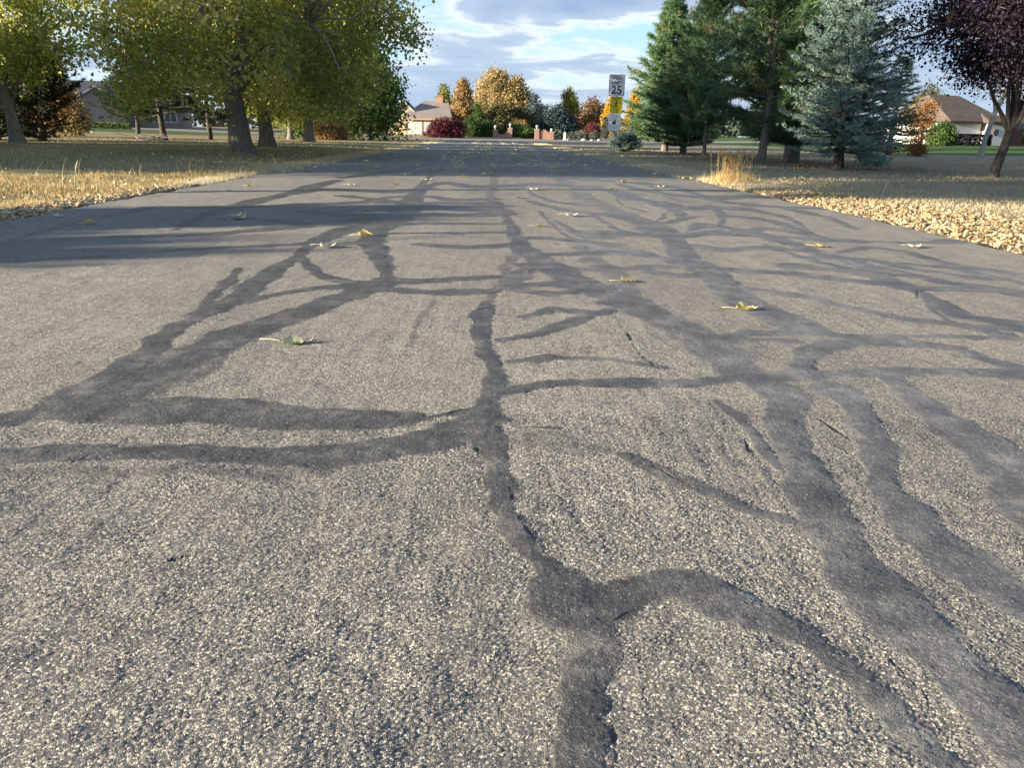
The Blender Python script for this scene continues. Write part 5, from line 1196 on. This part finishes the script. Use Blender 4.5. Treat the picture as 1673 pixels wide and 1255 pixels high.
# grey gabled house behind the left lawn
h = thing('house', 'grey gabled house with a round vent beyond the left lawn', 'house', (-44.5, 95, tz(-44.5, 95)), R_(15))
gable_house_end(h, 0, 2.7, 0, 7, -.4, 2.9, 4.55, tan_wall, roof_dark, .3)
part_box('wall', tan_wall, h, -8, -2.7, 2.5, 11, -.4, 2.5); part_box('wall', tan_wall, h, 2.7, 9, 2.5, 11, -.4, 2.5); hip_roof(h, -8.5, 9.5, 2.1, 11.4, 2.65, 5.3, roof_dark, 3.5)
a = Acc(); pts = [(.28 * math.cos(b), 3.65 + .28 * math.sin(b)) for b in np.linspace(0, 2 * np.pi, 20, endpoint=False)]; prism(a, pts, -.06, -.003); a.obj('round_vent', trim_brown, h)
a = Acc(); box(a, -1.9, 1.9, -.05, -.003, .1, 2.1); a.obj('garage_door', plain('tan_door', (.24, .21, .19), .05, 4), h); window(h, 4, 5.6, .7, 1.9, 2.497); window(h, 6.6, 8.0, .7, 1.9, 2.497); window(h, -6.8, -5.2, .6, 1.8, 2.497)
# boundary wall strip / low hedge in front of it
t = thing('low_hedge', 'long low dark hedge in front of the grey gabled house', 'hedge', (-42.5, 89, tz(-42.5, 89)))
a = Acc(); r = np.random.default_rng(8); n = 2200; leaves(a, np.stack([r.uniform(-3, 4, n), r.uniform(-.4, .4, n), r.random(n) * .6], 1), .16, r.random(n), .8); a.obj('foliage', darkleaf_m, t)
b = Acc(); [tube(b, [(x, 0, -.1), (x, 0, .4)], .02, 5) for x in np.linspace(-2.8, 3.8, 9)]; b.obj('stems', bark_dark, t)

# brick gate walls with globe lamps
lamp_white = plain('white_globe', (.66, .67, .68), .03, 4, .4, 0)
def gate(label, x, y, piers, top):
    g = thing('brick_gate_wall', label, 'gate wall', (x, y, tz(x, y)), 0, 'brick gate walls across the junction')
    for px, w, hb, hl in piers:
        a = Acc(); box(a, px - w / 2, px + w / 2, -w / 2, w / 2, -.3, hb); pr_ = a.obj('pier', brick_red, g)
        a = Acc(); box(a, px - w / 2 - .05, px + w / 2 + .05, -w / 2 - .05, w / 2 + .05, hb, hb + .07); a.obj('cap', concrete, pr_)
        a = Acc(); tube(a, [(px, 0, hb + .07), (px, 0, hl - .26)], .085, 10); a.obj('lamp_neck', concrete, g)
        zz = np.linspace(-1, 1, 9); tube_p = np.stack([0 * zz + px, 0 * zz, hl - .14 + zz * .14], 1); a = Acc(); tube(a, tube_p, .155 * np.sqrt(np.clip(1 - zz ** 2, .02, 1)), 14); a.obj('lamp_globe', lamp_white, g)
    x0 = piers[0][0] + piers[0][1] / 2; x1 = piers[1][0] - piers[1][1] / 2
    xs = np.linspace(x0, x1, 13); tp = [top((q - x0) / (x1 - x0)) for q in xs]
    a = Acc()
    for i in range(12):
        V = [(xs[i], -.14, -.3), (xs[i + 1], -.14, -.3), (xs[i + 1], .14, -.3), (xs[i], .14, -.3), (xs[i], -.14, tp[i]), (xs[i + 1], -.14, tp[i + 1]), (xs[i + 1], .14, tp[i + 1]), (xs[i], .14, tp[i])]
        a.add(V, [(4, 5, 6, 7), (0, 1, 5, 4), (2, 3, 7, 6)])
    a.obj('wall', brick_red, g)
    return g
gate('left brick gate wall with a sagging curved top and globe lamps on its piers', 2.03, 100, [(-.97, .50, .92, 1.52), (.87, .50, 1.18, 1.80)], lambda u: .80 - .42 * math.sin(math.pi * min(1, u * .8 + .05)) + .45 * u ** 3)
g = gate('right brick gate wall with an arched middle and globe lamps on its piers', 7.1, 100, [(-.88, .52, 1.15, 1.66), (.92, .62, .84, 1.30)], lambda u: .55 + .62 * math.sin(math.pi * u) ** .7)
t = thing('stone_post', 'white tapered stone post by the cross road, lit by the sun', 'post', (9.42, 97.2, tz(9.42, 97.2)))
a = Acc(); V = []
for z, w in ((-.2, .15), (.85, .11), (1.0, .02)): V += [(-w, -w, z), (w, -w, z), (w, w, z), (-w, w, z)]
a.add(V, [(i + 4 * k, (i + 1) % 4 + 4 * k, (i + 1) % 4 + 4 * k + 4, i + 4 * k + 4) for k in range(2) for i in range(4)] + [(8, 9, 10, 11)])
a.obj('shaft', plain('white_painted_stone', (.70, .68, .62), .06, 6, .7), t); part_box('foot', concrete, t, -.24, .24, -.24, .24, -.2, .09)
for i, (x, s, lab) in enumerate([(10.1, .24, 'pale boulder right next to the white post'), (10.9, .20, 'small pale boulder, second from the white post'), (11.8, .26, 'pale boulder in the middle of the row by the cross road'), (12.8, .18, 'smallest pale boulder of the row by the cross road'), (13.7, .24, 'pale boulder at the far right end of the row')]):
    rr = np.random.default_rng(i); a = Acc(); a.add(ICO_V * (1 + rr.normal(0, .08, (42, 1))) * s * [1.3, .9, .7], None, ICO_T); o = a.obj('boulder', concrete, None, True, (x, 97.6, tz(x, 97.6) + s * .3)); tag(o, lab, 'boulder', 'pale boulders by the cross road')
